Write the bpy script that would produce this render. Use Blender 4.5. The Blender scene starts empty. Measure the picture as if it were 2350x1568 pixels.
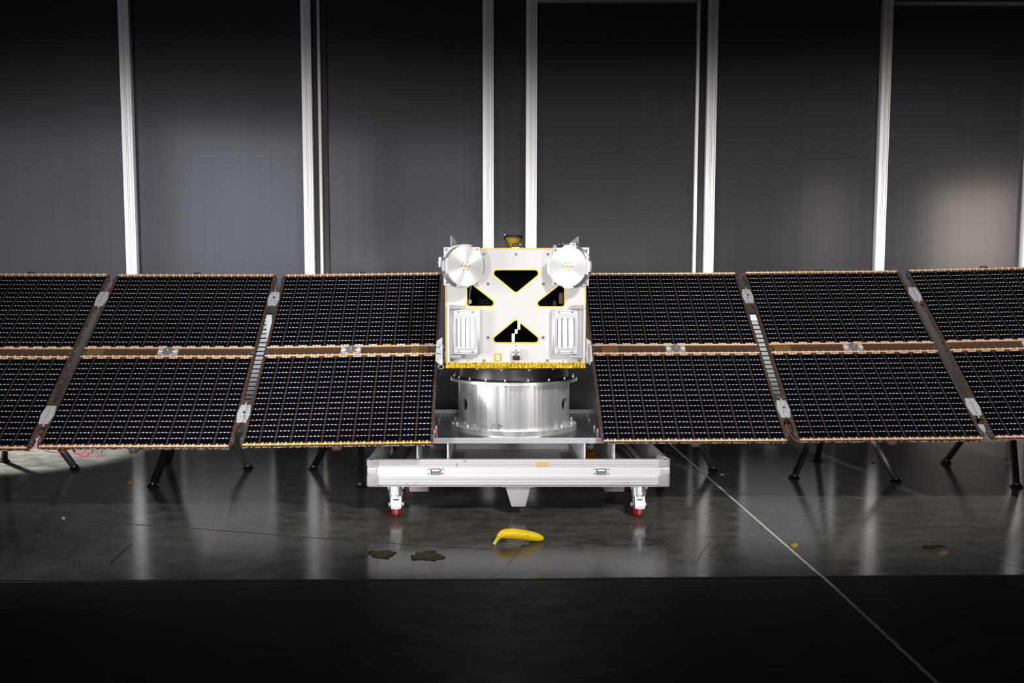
import bpy, bmesh, math, random
from math import sin, cos, pi, radians, sqrt, atan2, tan, hypot
from mathutils import Vector, Matrix, Euler
random.seed(7)
SC = bpy.context.scene
COL = SC.collection
V = Vector

# ------------------------------------------------------------------ camera
FPX, PX, PY, PITCH, HCAM = 1900.0, 1125.0, 828.0, radians(4.46), 0.90
cd = bpy.data.cameras.new('camera')
cam = bpy.data.objects.new('camera', cd)
COL.objects.link(cam)
cam.location = (0, 0, HCAM)
cam.rotation_euler = (radians(90) - PITCH, 0, 0)
cd.sensor_width = 36.0
cd.lens = FPX / 2350 * 36.0
cd.shift_x = (1175 - PX) / 2350
cd.shift_y = (PY - 784) / 2350
cd.clip_start = 0.05
SC.camera = cam


def at(px, py, Y):
    """point of the place seen at a photo position, at distance Y from the camera"""
    u = (px - PX) / FPX
    v = (py - PY) / FPX
    dy = cos(PITCH) - v * sin(PITCH)
    dz = -sin(PITCH) - v * cos(PITCH)
    t = Y / dy
    return V((u * t, Y, HCAM + dz * t))


def onfloor(px, py, z=0.0):
    u = (px - PX) / FPX
    v = (py - PY) / FPX
    dy = cos(PITCH) - v * sin(PITCH)
    dz = -sin(PITCH) - v * cos(PITCH)
    t = (z - HCAM) / dz
    return V((u * t, dy * t, z))


# ------------------------------------------------------------------ materials
def new_mat(name):
    m = bpy.data.materials.new(name)
    m.use_nodes = True
    nt = m.node_tree
    return m, nt, nt.nodes['Principled BSDF']


def mat(name, col, rough=0.5, metal=0.0, spec=0.5, coat=0.0, aniso=0.0, noise=0.0, nscale=30.0, bump=0.0, bscale=60.0):
    m, nt, b = new_mat(name)
    b.inputs['Base Color'].default_value = (*col, 1)
    b.inputs['Roughness'].default_value = rough
    b.inputs['Metallic'].default_value = metal
    b.inputs['Specular IOR Level'].default_value = spec
    b.inputs['Coat Weight'].default_value = coat
    b.inputs['Anisotropic'].default_value = aniso
    if noise or bump:
        tc = nt.nodes.new('ShaderNodeTexCoord')
    if noise:
        n = nt.nodes.new('ShaderNodeTexNoise')
        n.inputs['Scale'].default_value = nscale
        n.inputs['Detail'].default_value = 5
        nt.links.new(tc.outputs['Object'], n.inputs['Vector'])
        mx = nt.nodes.new('ShaderNodeMix')
        mx.data_type = 'RGBA'
        mx.inputs[6].default_value = tuple(c * (1 - noise) for c in col) + (1,)
        mx.inputs[7].default_value = tuple(min(1, c * (1 + noise)) for c in col) + (1,)
        nt.links.new(n.outputs['Fac'], mx.inputs[0])
        nt.links.new(mx.outputs[2], b.inputs['Base Color'])
    if bump:
        n2 = nt.nodes.new('ShaderNodeTexNoise')
        n2.inputs['Scale'].default_value = bscale
        n2.inputs['Detail'].default_value = 3
        nt.links.new(tc.outputs['Object'], n2.inputs['Vector'])
        bp = nt.nodes.new('ShaderNodeBump')
        bp.inputs['Strength'].default_value = bump
        bp.inputs['Distance'].default_value = 0.01
        nt.links.new(n2.outputs['Fac'], bp.inputs['Height'])
        nt.links.new(bp.outputs['Normal'], b.inputs['Normal'])
    return m


def ramp(nt, src, stops):
    r = nt.nodes.new('ShaderNodeValToRGB')
    els = r.color_ramp.elements
    while len(els) > 1:
        els.remove(els[-1])
    els[0].position, els[0].color = stops[0][0], (*stops[0][1], 1)
    for p, c in stops[1:]:
        e = els.new(p)
        e.color = (*c, 1)
    nt.links.new(src, r.inputs['Fac'])
    return r.outputs['Color']


def mapped_noise(nt, scale_vec, scale, detail=4, rough=0.5, coord='Object'):
    tc = nt.nodes.new('ShaderNodeTexCoord')
    mp = nt.nodes.new('ShaderNodeMapping')
    mp.inputs['Scale'].default_value = scale_vec
    n = nt.nodes.new('ShaderNodeTexNoise')
    n.inputs['Scale'].default_value = scale
    n.inputs['Detail'].default_value = detail
    n.inputs['Roughness'].default_value = rough
    nt.links.new(tc.outputs[coord], mp.inputs['Vector'])
    nt.links.new(mp.outputs['Vector'], n.inputs['Vector'])
    return n.outputs['Fac']


M = {}
# dark polished concrete; near slab coloured darker and rougher to imitate fading light
def concrete(name, gain, r0, r1, spec):
    m, nt, b = new_mat(name)
    big = mapped_noise(nt, (1, 1, 1), 1.3, 6, 0.62)
    fine = mapped_noise(nt, (1, 1.6, 1), 9.0, 8, 0.7)
    mixf = nt.nodes.new('ShaderNodeMix')
    mixf.inputs[0].default_value = 0.6
    nt.links.new(big, mixf.inputs[2])
    nt.links.new(fine, mixf.inputs[3])
    g = [tuple(q * gain * w for q, w in zip(c, (1.04, 1.0, 0.92))) for c in ((0.022, 0.021, 0.018), (0.063, 0.060, 0.054), (0.088, 0.086, 0.079), (0.130, 0.127, 0.118))]
    c = ramp(nt, mixf.outputs[0], list(zip((0.34, 0.46, 0.54, 0.68), g)))
    nt.links.new(c, b.inputs['Base Color'])
    rg = ramp(nt, fine, [(0.3, (r0,) * 3), (0.7, (r1,) * 3)])
    nt.links.new(rg, b.inputs['Roughness'])
    b.inputs['Specular IOR Level'].default_value = spec
    bp = nt.nodes.new('ShaderNodeBump')
    bp.inputs['Strength'].default_value = 0.02
    bp.inputs['Distance'].default_value = 0.01
    nt.links.new(fine, bp.inputs['Height'])
    nt.links.new(bp.outputs['Normal'], b.inputs['Normal'])
    return m


M['floor'] = concrete('polished_concrete', 1.0, 0.11, 0.20, 0.12)
M['floor_front'] = concrete('falloff_concrete', 0.20, 0.45, 0.62, 0.06)
# satin black wall panels with a faint vertical grain
m, nt, b = new_mat('satin_black_panel')
gr = mapped_noise(nt, (26, 26, 0.35), 1.0, 3, 0.6)
c = ramp(nt, gr, [(0.3, (0.051, 0.051, 0.056)), (0.7, (0.057, 0.057, 0.063))])
nt.links.new(c, b.inputs['Base Color'])
b.inputs['Roughness'].default_value = 0.14
b.inputs['Metallic'].default_value = 0.4
M['wall'] = m
M['black'] = mat('matt_black', (0.006, 0.006, 0.007), 0.6)
M['alu_post'] = mat('anodised_profile', (0.78, 0.77, 0.78), 0.45, 0.12, noise=0.03, nscale=4)
M['alu_beige'] = mat('door_edge_profile', (0.55, 0.50, 0.45), 0.35, 0.5)
M['groove'] = mat('profile_groove', (0.30, 0.29, 0.30), 0.5, 0.3)
M['white'] = mat('white_thermal_paint', (0.61, 0.598, 0.59), 0.6, noise=0.03, nscale=9)
M['gold'] = mat('gold_film_edge', (0.80, 0.47, 0.012), 0.35, 0.25)
m, nt, b = new_mat('crumpled_gold_film')
cr = mapped_noise(nt, (1, 1, 0.28), 170, 3, 0.6)
c = ramp(nt, cr, [(0.3, (0.30, 0.15, 0.003)), (0.5, (0.62, 0.36, 0.006)), (0.7, (0.78, 0.50, 0.02))])
nt.links.new(c, b.inputs['Base Color'])
b.inputs['Metallic'].default_value = 0.55
b.inputs['Roughness'].default_value = 0.26
bp = nt.nodes.new('ShaderNodeBump')
bp.inputs['Strength'].default_value = 0.9
bp.inputs['Distance'].default_value = 0.006
nt.links.new(cr, bp.inputs['Height'])
nt.links.new(bp.outputs['Normal'], b.inputs['Normal'])
M['goldfoil'] = m
M['inside'] = mat('black_interior', (0.003, 0.003, 0.003), 0.7, spec=0.15)
M['alu'] = mat('machined_aluminium', (0.80, 0.80, 0.82), 0.30, 0.85)
M['alu_soft'] = mat('milled_aluminium', (0.74, 0.74, 0.76), 0.45, 0.55)
M['fluted'] = mat('fluted_aluminium', (0.62, 0.60, 0.59), 0.3, 0.85)
M['head'] = mat('optical_head_aluminium', (0.60, 0.60, 0.63), 0.35, 0.5)
M['steel'] = mat('bolt_steel', (0.72, 0.70, 0.68), 0.35, 0.4)
M['dark_steel'] = mat('dark_screw', (0.20, 0.19, 0.19), 0.4, 0.5)
M['washer'] = mat('washer_grey', (0.27, 0.26, 0.26), 0.4, 0.4)
# turned disc: brushed in circles
m, nt, b = new_mat('turned_aluminium')
b.inputs['Base Color'].default_value = (0.88, 0.87, 0.86, 1)
b.inputs['Metallic'].default_value = 0.5
b.inputs['Roughness'].default_value = 0.40
b.inputs['Anisotropic'].default_value = 0.85
tg = nt.nodes.new('ShaderNodeTangent')
tg.direction_type = 'RADIAL'
tg.axis = 'Z'
nt.links.new(tg.outputs['Tangent'], b.inputs['Tangent'])
M['turned'] = m
# brushed barrel
m, nt, b = new_mat('brushed_barrel')
st = mapped_noise(nt, (9, 9, 0.25), 1.2, 3, 0.6)
c = ramp(nt, st, [(0.3, (0.66, 0.67, 0.70)), (0.7, (0.95, 0.94, 0.93))])
nt.links.new(c, b.inputs['Base Color'])
b.inputs['Metallic'].default_value = 0.72
rr = ramp(nt, st, [(0.3, (0.20,) * 3), (0.7, (0.34,) * 3)])
nt.links.new(rr, b.inputs['Roughness'])
b.inputs['Anisotropic'].default_value = 0.5
tg = nt.nodes.new('ShaderNodeTangent')
tg.direction_type = 'RADIAL'
tg.axis = 'Z'
nt.links.new(tg.outputs['Tangent'], b.inputs['Tangent'])
bp = nt.nodes.new('ShaderNodeBump')
bp.inputs['Strength'].default_value = 0.45
bp.inputs['Distance'].default_value = 0.02
nt.links.new(st, bp.inputs['Height'])
nt.links.new(bp.outputs['Normal'], b.inputs['Normal'])
M['barrel'] = m
M['plate_dark'] = mat('dark_reflection_plate_top', (0.12, 0.13, 0.15), 0.22, 0.8, noise=0.3, nscale=7)  # top coloured dark in place of the black it mirrors
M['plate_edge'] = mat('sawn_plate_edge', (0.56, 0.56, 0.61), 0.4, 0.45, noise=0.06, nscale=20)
# brown carbon laminate with diagonal twill
m, nt, b = new_mat('carbon_laminate')
tc = nt.nodes.new('ShaderNodeTexCoord')
wv = nt.nodes.new('ShaderNodeTexWave')
wv.bands_direction = 'DIAGONAL'
wv.inputs['Scale'].default_value = 95
wv.inputs['Distortion'].default_value = 0.4
nt.links.new(tc.outputs['Object'], wv.inputs['Vector'])
c = ramp(nt, wv.outputs['Fac'], [(0.2, (0.038, 0.023, 0.014)), (0.8, (0.105, 0.066, 0.042))])
nt.links.new(c, b.inputs['Base Color'])
b.inputs['Roughness'].default_value = 0.4
M['carbon'] = m
M['cell'] = mat('solar_cell', (0.0022, 0.0026, 0.0045), 0.22, spec=0.35)
M['cellline'] = mat('cell_interconnect', (0.115, 0.11, 0.115), 0.5, 0.2)
M['dot'] = mat('solder_tab', (0.92, 0.91, 0.90), 0.4)
M['copper'] = mat('copper_wire_tube', (0.95, 0.46, 0.19), 0.38, 0.25)
M['amber'] = mat('amber_wire_tube', (0.95, 0.42, 0.03), 0.38, 0.25)
M['tab'] = mat('white_clip', (0.80, 0.78, 0.78), 0.5)
M['yellowtab'] = mat('yellow_clip', (0.60, 0.50, 0.05), 0.5)
M['fleck'] = mat('foil_fleck', (0.62, 0.60, 0.57), 0.4, 0.2)
M['blue'] = mat('blue_plug', (0.03, 0.20, 0.58), 0.4)
M['bluedark'] = mat('blue_plug_core', (0.008, 0.05, 0.20), 0.4)
M['red'] = mat('red_wire', (0.78, 0.07, 0.09), 0.45)
M['bracket'] = mat('bracket_aluminium', (0.60, 0.61, 0.64), 0.4, 0.3)
M['tape_amber'] = mat('amber_label_tape', (0.15, 0.10, 0.035), 0.4)
M['cart'] = mat('cart_aluminium', (0.74, 0.74, 0.75), 0.45, 0.1)
M['cart_rib'] = mat('cart_profile', (0.66, 0.645, 0.655), 0.4, 0.15)
M['cart_groove'] = mat('cart_profile_groove', (0.46, 0.44, 0.45), 0.5, 0.2)
M['cart_corner'] = mat('cast_corner', (0.43, 0.41, 0.42), 0.45, 0.2)
M['cart_in'] = mat('cart_inner_sheet', (0.75, 0.77, 0.82), 0.4, 0.1)
M['cart_black'] = mat('black_rail', (0.015, 0.015, 0.017), 0.35)
M['tan'] = mat('tan_tape', (0.62, 0.40, 0.17), 0.6)
M['zinc'] = mat('zinc_caster', (0.42, 0.44, 0.45), 0.3, 0.7)
M['pedal'] = mat('pale_brake_plate', (0.80, 0.82, 0.85), 0.4, 0.2)
M['redwheel'] = mat('red_tyre', (0.66, 0.008, 0.012), 0.35)
M['tread'] = mat('worn_tread', (0.34, 0.29, 0.27), 0.7, noise=0.3, nscale=120)
M['foot'] = mat('grey_plastic_foot', (0.50, 0.49, 0.50), 0.5)
M['leg'] = mat('gloss_black_tube', (0.010, 0.010, 0.011), 0.22, spec=0.6)
M['leg_brown'] = mat('worn_black_tube', (0.055, 0.045, 0.042), 0.3, spec=0.6)
M['rubber'] = mat('black_rubber', (0.008, 0.008, 0.009), 0.3)
M['louvre'] = mat('louvre_grey', (0.50, 0.52, 0.55), 0.4, 0.2)
M['base'] = mat('white_base_strip', (0.85, 0.83, 0.82), 0.45)
M['crackline'] = mat('hairline_crack', (0.016, 0.015, 0.014), 0.7)
M['crackdark'] = mat('dark_joint', (0.006, 0.006, 0.006), 0.7)
M['filler'] = mat('pale_joint_filler', (0.84, 0.82, 0.78), 0.8, noise=0.2, nscale=70)
M['stain'] = mat('bare_concrete_patch', (0.075, 0.060, 0.036), 0.85, spec=0.15, noise=0.7, nscale=55)
M['stainedge'] = mat('patch_rim', (0.022, 0.018, 0.014), 0.8, spec=0.15, noise=0.5, nscale=60)
M['rust'] = mat('pale_spall', (0.20, 0.155, 0.115), 0.8, noise=0.4, nscale=60)
M['chip'] = mat('yellow_flake', (0.70, 0.48, 0.03), 0.6)
M['ink'] = mat('black_marker', (0.01, 0.01, 0.012), 0.7)
M['amberfoil'] = mat('amber_foil', (0.62, 0.30, 0.02), 0.2, 0.5, bump=0.6, bscale=40)
M['bracket_brown'] = mat('bracket_bare', (0.36, 0.33, 0.31), 0.45, 0.4)  # brown-grey tone of the bracket arms and angle feet
M['horn'] = mat('gold_horn', (0.80, 0.52, 0.06), 0.3, 0.6)
# banana skin
m, nt, b = new_mat('banana_skin')
nz = mapped_noise(nt, (1, 1, 1), 45, 3, 0.6)
c = ramp(nt, nz, [(0.27, (0.30, 0.16, 0.01)), (0.34, (0.94, 0.60, 0.003)), (0.6, (0.96, 0.68, 0.002))])
nt.links.new(c, b.inputs['Base Color'])
b.inputs['Roughness'].default_value = 0.5
b.inputs['Subsurface Weight'].default_value = 0.0
M['banana'] = m
M['stemgreen'] = mat('banana_stem_green', (0.60, 0.60, 0.02), 0.5)
M['stemend'] = mat('banana_stem_end', (0.80, 0.60, 0.32), 0.6)
M['bantip'] = mat('banana_tip', (0.05, 0.012, 0.008), 0.7)


# ------------------------------------------------------------------ mesh builder
class MB:
    def __init__(self):
        self.v, self.f, self.mi = [], [], []

    def add(self, vs, fs, mi=0, T=None):
        o = len(self.v)
        for p in vs:
            p = V(p)
            self.v.append(T @ p if T else p)
        for f in fs:
            self.f.append(tuple(i + o for i in f))
            self.mi.append(mi)
        return self

    def box(self, c, s, mi=0, T=None, bevel=0.0, seg=2):
        x, y, z = s[0] / 2, s[1] / 2, s[2] / 2
        if bevel <= 0:
            vs = [(c[0] + a * x, c[1] + d * y, c[2] + e * z) for a in (-1, 1) for d in (-1, 1) for e in (-1, 1)]
            fs = [(0, 1, 3, 2), (4, 6, 7, 5), (0, 4, 5, 1), (2, 3, 7, 6), (0, 2, 6, 4), (1, 5, 7, 3)]
            return self.add(vs, fs, mi, T)
        bm = bmesh.new()
        bmesh.ops.create_cube(bm, size=1)
        for q in bm.verts:
            q.co = V((q.co.x * s[0] + c[0], q.co.y * s[1] + c[1], q.co.z * s[2] + c[2]))
        bmesh.ops.bevel(bm, geom=list(bm.edges), offset=min(bevel, min(s) * 0.45), segments=seg, profile=0.5, affect='EDGES')
        return self.frombm(bm, mi, T)

    def box2(self, lo, hi, mi=0, T=None, bevel=0.0, seg=2):
        lo, hi = V(lo), V(hi)
        d = hi - lo
        return self.box((lo + hi) / 2, (abs(d.x), abs(d.y), abs(d.z)), mi, T, bevel, seg)

    def frombm(self, bm, mi=0, T=None):
        bm.verts.index_update()
        self.add([q.co.copy() for q in bm.verts], [[w.index for w in f.verts] for f in bm.faces], mi, T)
        bm.free()
        return self

    def cyl(self, p0, p1, r, r1=None, seg=16, mi=0, T=None, caps=True):
        p0, p1 = V(p0), V(p1)
        r1 = r if r1 is None else r1
        q = (p1 - p0).to_track_quat('Z', 'Y').to_matrix()
        vs, fs = [], []
        for k in range(seg):
            a = 2 * pi * k / seg
            d = q @ V((cos(a), sin(a), 0))
            vs += [p0 + d * r, p1 + d * r1]
        for k in range(seg):
            a, d = 2 * k, 2 * ((k + 1) % seg)
            fs.append((a, d, d + 1, a + 1))
        if caps:
            fs.append(tuple(2 * k for k in range(seg))[::-1])
            fs.append(tuple(2 * k + 1 for k in range(seg)))
        return self.add(vs, fs, mi, T)

    def tube(self, pts, r, seg=8, mi=0, T=None):
        pts = [V(p) for p in pts]
        rs = r if isinstance(r, (list, tuple)) else [r] * len(pts)
        vs, fs = [], []
        up = None
        for i, p in enumerate(pts):
            t = (pts[min(i + 1, len(pts) - 1)] - pts[max(i - 1, 0)]).normalized()
            if up is None:
                up = V((0, 0, 1)) if abs(t.z) < 0.9 else V((0, 1, 0))
            s = t.cross(up).normalized()
            up = s.cross(t).normalized()
            for k in range(seg):
                a = 2 * pi * k / seg
                vs.append(p + (s * cos(a) + up * sin(a)) * rs[i])
        for i in range(len(pts) - 1):
            for k in range(seg):
                k2 = (k + 1) % seg
                fs.append((i * seg + k, i * seg + k2, (i + 1) * seg + k2, (i + 1) * seg + k))
        fs.append(tuple(range(seg))[::-1])
        fs.append(tuple((len(pts) - 1) * seg + k for k in range(seg)))
        return self.add(vs, fs, mi, T)

    def lathe(self, prof, seg=48, mi=0, T=None, closed=False):
        vs, fs = [], []
        n = len(prof)
        for k in range(seg):
            a = 2 * pi * k / seg
            for (r, h) in prof:
                vs.append((r * cos(a), r * sin(a), h))
        for k in range(seg):
            k2 = (k + 1) % seg
            for i in range(n if closed else n - 1):
                j = (i + 1) % n
                fs.append((k * n + i, k2 * n + i, k2 * n + j, k * n + j))
        if not closed:
            if prof[0][0] > 1e-6:
                fs.append(tuple(k * n for k in range(seg))[::-1])
            if prof[-1][0] > 1e-6:
                fs.append(tuple(k * n + n - 1 for k in range(seg)))
        return self.add(vs, fs, mi, T)

    def prism(self, poly, z0, z1, mi=0, T=None):
        n = len(poly)
        vs = [(p[0], p[1], z0) for p in poly] + [(p[0], p[1], z1) for p in poly]
        fs = [tuple(range(n))[::-1], tuple(range(n, 2 * n))]
        fs += [(i, (i + 1) % n, (i + 1) % n + n, i + n) for i in range(n)]
        return self.add(vs, fs, mi, T)

    def ring(self, outer, inner, z0, z1, mi=0, T=None):
        n = len(outer)
        vs = []
        for z in (z0, z1):
            vs += [(p[0], p[1], z) for p in outer] + [(p[0], p[1], z) for p in inner]
        fs = []
        for i in range(n):
            j = (i + 1) % n
            fs += [(2 * n + i, 2 * n + j, 3 * n + j, 3 * n + i), (i, n + i, n + j, j), (i, j, 2 * n + j, 2 * n + i), (n + i, 3 * n + i, 3 * n + j, n + j)]
        return self.add(vs, fs, mi, T)

    def ball(self, c, r, seg=12, mi=0, T=None, sz=1.0):
        prof = [(r * sin(pi * i / 8), -r * sz * cos(pi * i / 8)) for i in range(9)]
        prof[0] = (0, -r * sz)
        prof[-1] = (0, r * sz)
        TT = Matrix.Translation(V(c))
        return self.lathe(prof, seg, mi, (T @ TT) if T else TT)

    def build(self, name, mats, parent=None, Mx=None, org=None, smooth=True, fix=False):
        """link as one mesh object; vertices are in world space unless Mx / org say otherwise"""
        me = bpy.data.meshes.new(name)
        off = V((0, 0, 0))
        if Mx is None:
            off = V(org) if org is not None else (ORG[parent.name] if parent else V((0, 0, 0)))
        me.from_pydata([tuple(p - off) for p in self.v], [], self.f)
        mats = mats if isinstance(mats, (list, tuple)) else [mats]
        for k in mats:
            me.materials.append(M[k] if isinstance(k, str) else k)
        me.polygons.foreach_set('material_index', self.mi)
        bm = bmesh.new()
        bm.from_mesh(me)
        bmesh.ops.recalc_face_normals(bm, faces=bm.faces)
        bm.to_mesh(me)
        bm.free()
        if smooth:
            me.shade_smooth()
            me.set_sharp_from_angle(angle=radians(32))
        me.update()
        o = bpy.data.objects.new(name, me)
        COL.objects.link(o)
        if parent:
            o.parent = parent
        if Mx is not None:
            o.matrix_local = Mx
        elif org is not None:
            o.location = off
        ORG[o.name] = off if not parent else (ORG.get(parent.name, V((0, 0, 0))))
        return o


ORG = {}


def tag(o, label=None, cat=None, group=None, kind=None):
    if label:
        o['label'] = label
    if cat:
        o['category'] = cat
    if group:
        o['group'] = group
    if kind:
        o['kind'] = kind
    return o


def thing(name, loc, label, cat, group=None):
    o = bpy.data.objects.new(name, None)
    o.empty_display_size = 0.1
    COL.objects.link(o)
    o.location = loc
    ORG[o.name] = V(loc)
    return tag(o, label, cat, group)


def structure(o):
    o['kind'] = 'structure'
    return o


def inset(poly, d):
    """convex counter-clockwise polygon moved inward by d"""
    n = len(poly)
    out = []
    for i in range(n):
        p0, p1, p2 = V(poly[i - 1]).to_2d(), V(poly[i]).to_2d(), V(poly[(i + 1) % n]).to_2d()
        e0, e1 = (p1 - p0).normalized(), (p2 - p1).normalized()
        n0, n1 = V((-e0.y, e0.x)), V((-e1.y, e1.x))
        bis = (n0 + n1)
        out.append(p1 + bis * (d / (1 + n0.dot(n1))))
    return out


def rounded(poly, r, n=7):
    out = []
    k = len(poly)
    for i in range(k):
        p0, p1, p2 = V(poly[i - 1]).to_2d(), V(poly[i]).to_2d(), V(poly[(i + 1) % k]).to_2d()
        a, c = (p0 - p1).normalized(), (p2 - p1).normalized()
        half = math.acos(max(-1, min(1, a.dot(c)))) / 2
        t = r / tan(half)
        s, e = p1 + a * t, p1 + c * t
        ctr = p1 + (a + c).normalized() * (r / sin(half))
        a0 = atan2(s.y - ctr.y, s.x - ctr.x)
        a1 = atan2(e.y - ctr.y, e.x - ctr.x)
        da = (a1 - a0 + pi) % (2 * pi) - pi
        out += [(ctr.x + r * cos(a0 + da * j / n), ctr.y + r * sin(a0 + da * j / n)) for j in range(n + 1)]
    return out


def ccw(poly):
    s = sum(poly[i - 1][0] * poly[i][1] - poly[i][0] * poly[i - 1][1] for i in range(len(poly)))
    return poly if s > 0 else poly[::-1]


def holed_plate(outer, holes, depth):
    """vertices and faces of a flat plate with cut-outs, thickness depth, in its own x-y plane"""
    cu = bpy.data.curves.new('outline', 'CURVE')
    cu.dimensions = '2D'
    cu.fill_mode = 'BOTH'
    cu.extrude = depth / 2
    for pl in [outer] + holes:
        s = cu.splines.new('POLY')
        s.points.add(len(pl) - 1)
        for q, p in zip(s.points, pl):
            q.co = (p[0], p[1], 0, 1)
        s.use_cyclic_u = True
    ob = bpy.data.objects.new('outline', cu)
    COL.objects.link(ob)
    bpy.context.view_layer.update()
    me = bpy.data.meshes.new_from_object(ob.evaluated_get(bpy.context.evaluated_depsgraph_get()))
    vs = [v.co.copy() for v in me.vertices]
    fs = [tuple(p.vertices) for p in me.polygons]
    bpy.data.objects.remove(ob)
    bpy.data.curves.remove(cu)
    bpy.data.meshes.remove(me)
    return vs, fs


# ------------------------------------------------------------------ the setting
YW = 5.44
mb = MB()
ja, jb = onfloor(850, 1331.5), onfloor(2000, 1323)


def joint_y(x):
    return ja.y + (jb.y - ja.y) * (x - ja.x) / (jb.x - ja.x)


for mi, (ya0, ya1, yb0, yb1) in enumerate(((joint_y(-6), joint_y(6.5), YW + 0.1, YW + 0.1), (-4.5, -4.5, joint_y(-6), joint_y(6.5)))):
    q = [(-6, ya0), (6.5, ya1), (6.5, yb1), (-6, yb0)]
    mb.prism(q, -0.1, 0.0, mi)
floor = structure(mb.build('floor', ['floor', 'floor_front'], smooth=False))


def strip(pts, w, z=0.0006, jitter=0.0, h=0.0005, step=0.03):
    """a thin ribbon along floor points"""
    dense = []
    for a, c in zip(pts[:-1], pts[1:]):
        n = max(1, int((c - a).length / step))
        dense += [a.lerp(c, i / n) for i in range(n)]
    dense.append(pts[-1])
    mb = MB()
    vs = []
    for i, p in enumerate(dense):
        t = (dense[min(i + 1, len(dense) - 1)] - dense[max(i - 1, 0)]).normalized()
        s = V((-t.y, t.x, 0))
        jl, jr = [w * (0.5 + random.uniform(-jitter, jitter)) for _ in range(2)]
        o = s * random.uniform(-jitter, jitter) * w * 0.5
        for q in (p + s * jl + o, p - s * jr + o):
            vs += [V((q.x, q.y, z)), V((q.x, q.y, -0.002))]
    fs = []
    for i in range(len(dense) - 1):
        a, d = 4 * i, 4 * i + 4
        fs += [(a, d, d + 2, a + 2), (a, a + 1, d + 1, d), (a + 2, d + 2, d + 3, a + 3)]
    return mb.add(vs, fs)


line_x = (onfloor(1540, 1022), onfloor(2150, 1568))
d = (line_x[1] - line_x[0]).normalized()
o = strip([line_x[0] - d * 1.2, line_x[0], onfloor(1870, 1311), onfloor(1892, 1328), line_x[1], line_x[1] + d * 1.5], 0.0095, 0.002, 0.13, step=0.012).build('joint_filler', 'filler', floor)
tag(o, 'pale sealant bead in the floor joint')
jp = [onfloor(-200, 1334.5), onfloor(850, 1331.5), onfloor(1175, 1330), onfloor(1600, 1326.5), onfloor(2000, 1323), onfloor(2500, 1320.5)]
strip(jp, 0.012, 0.0009, 0.1).build('floor_joint', 'crackdark', floor)
strip([onfloor(*p) for p in ((246, 1198), (340, 1207), (437, 1213), (560, 1222), (703, 1233.5), (830, 1243), (955, 1252), (1060, 1257), (1120, 1261))], 0.0035, 0.0008, 0.35).build('floor_crack', 'crackline', floor)
strip([onfloor(*p) for p in ((304, 1248), (285, 1262), (268, 1280), (250, 1294))], 0.0035, 0.0008, 0.3).build('floor_crack', 'crackline', floor)
strip([onfloor(*p) for p in ((1232, 1190), (1240, 1208), (1238, 1217), (1212, 1236), (1196, 1258), (1176, 1282), (1165, 1300))], 0.0014, 0.0008, 0.3).build('floor_crack', 'crackline', floor)
strip([onfloor(*p) for p in ((1493, 1168), (1505, 1180), (1497, 1200), (1488, 1212))], 0.0012, 0.0008, 0.3).build('floor_crack', 'crackline', floor)
strip([onfloor(*p) for p in ((1630, 1245), (1612, 1268), (1600, 1290))], 0.0012, 0.0008, 0.3).build('floor_crack', 'crackline', floor)
strip([onfloor(*p) for p in ((1395, 1335), (1420, 1358), (1440, 1384))], 0.0016, 0.0008, 0.3).build('floor_crack', 'crackline', floor)


def blob(px, py, rx, ry, seed, mats, name, inner=0.86):
    rnd = random.Random(seed)
    n = 44
    ph = [rnd.uniform(0, 6.28) for _ in range(6)]
    out, inn = [], []
    for k in range(n):
        a = 2 * pi * k / n
        w = 1 + 0.15 * sin(2 * a + ph[0]) + 0.13 * sin(3 * a + ph[1]) + 0.09 * sin(5 * a + ph[2]) + 0.06 * sin(9 * a + ph[3]) + rnd.uniform(-0.07, 0.07)
        wi = inner * w * (1 + 0.10 * sin(2 * a + ph[4]) + rnd.uniform(-0.08, 0.05))
        out.append(onfloor(px + rx * w * cos(a), py + ry * w * sin(a)))
        inn.append(onfloor(px + rx * wi * cos(a) + rx * 0.02, py + ry * wi * sin(a) - ry * 0.06))
    mb = MB()
    vs = [V((p.x, p.y, 0.0004)) for p in out] + [V((p.x, p.y, 0.0010)) for p in inn] + [V((p.x, p.y, -0.001)) for p in out]
    fs = [(i, (i + 1) % n, n + (i + 1) % n, n + i) for i in range(n)] + [(i, 2 * n + i, 2 * n + (i + 1) % n, (i + 1) % n) for i in range(n)]
    mb.add(vs, fs, 0)
    mb.add([V((p.x, p.y, 0.0010)) for p in inn], [tuple(range(n))], 1)
    return mb.build(name, mats, floor)


blob(877, 1273, 27, 11, 3, ['stainedge', 'stain'], 'bare_patch')
blob(981, 1277, 33, 13.5, 8, ['stainedge', 'stain'], 'bare_patch')
blob(2163, 1272, 20, 6, 5, ['stain', 'rust'], 'bare_patch', 0.8)
blob(2140, 1256, 26, 5, 9, ['stainedge', 'stainedge'], 'bare_patch')


def flake(px, py, rx, ry, seed, label, cat='flake', mt='chip', name='floor_flake'):
    rnd = random.Random(seed)
    c = onfloor(px, py)
    mb = MB()
    n = 9
    top, bot = [], []
    for k in range(n):
        a = 2 * pi * k / n
        w = rnd.uniform(0.75, 1.15)
        p = onfloor(px + rx * w * cos(a), py + ry * w * sin(a))
        z = 0.0022 + 0.002 * rnd.random()
        top.append(V((p.x, p.y, z)))
        bot.append(V((p.x, p.y, 0.0)))
    vs = top + bot + [V((c.x, c.y, 0.003))]
    fs = [(i, (i + 1) % n, 2 * n) for i in range(n)] + [(i, n + i, n + (i + 1) % n, (i + 1) % n) for i in range(n)]
    mb.add(vs, fs)
    mb.add(bot, [tuple(range(n))])
    return tag(mb.build(name, mt, org=(c.x, c.y, 0)), label, cat)


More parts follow.
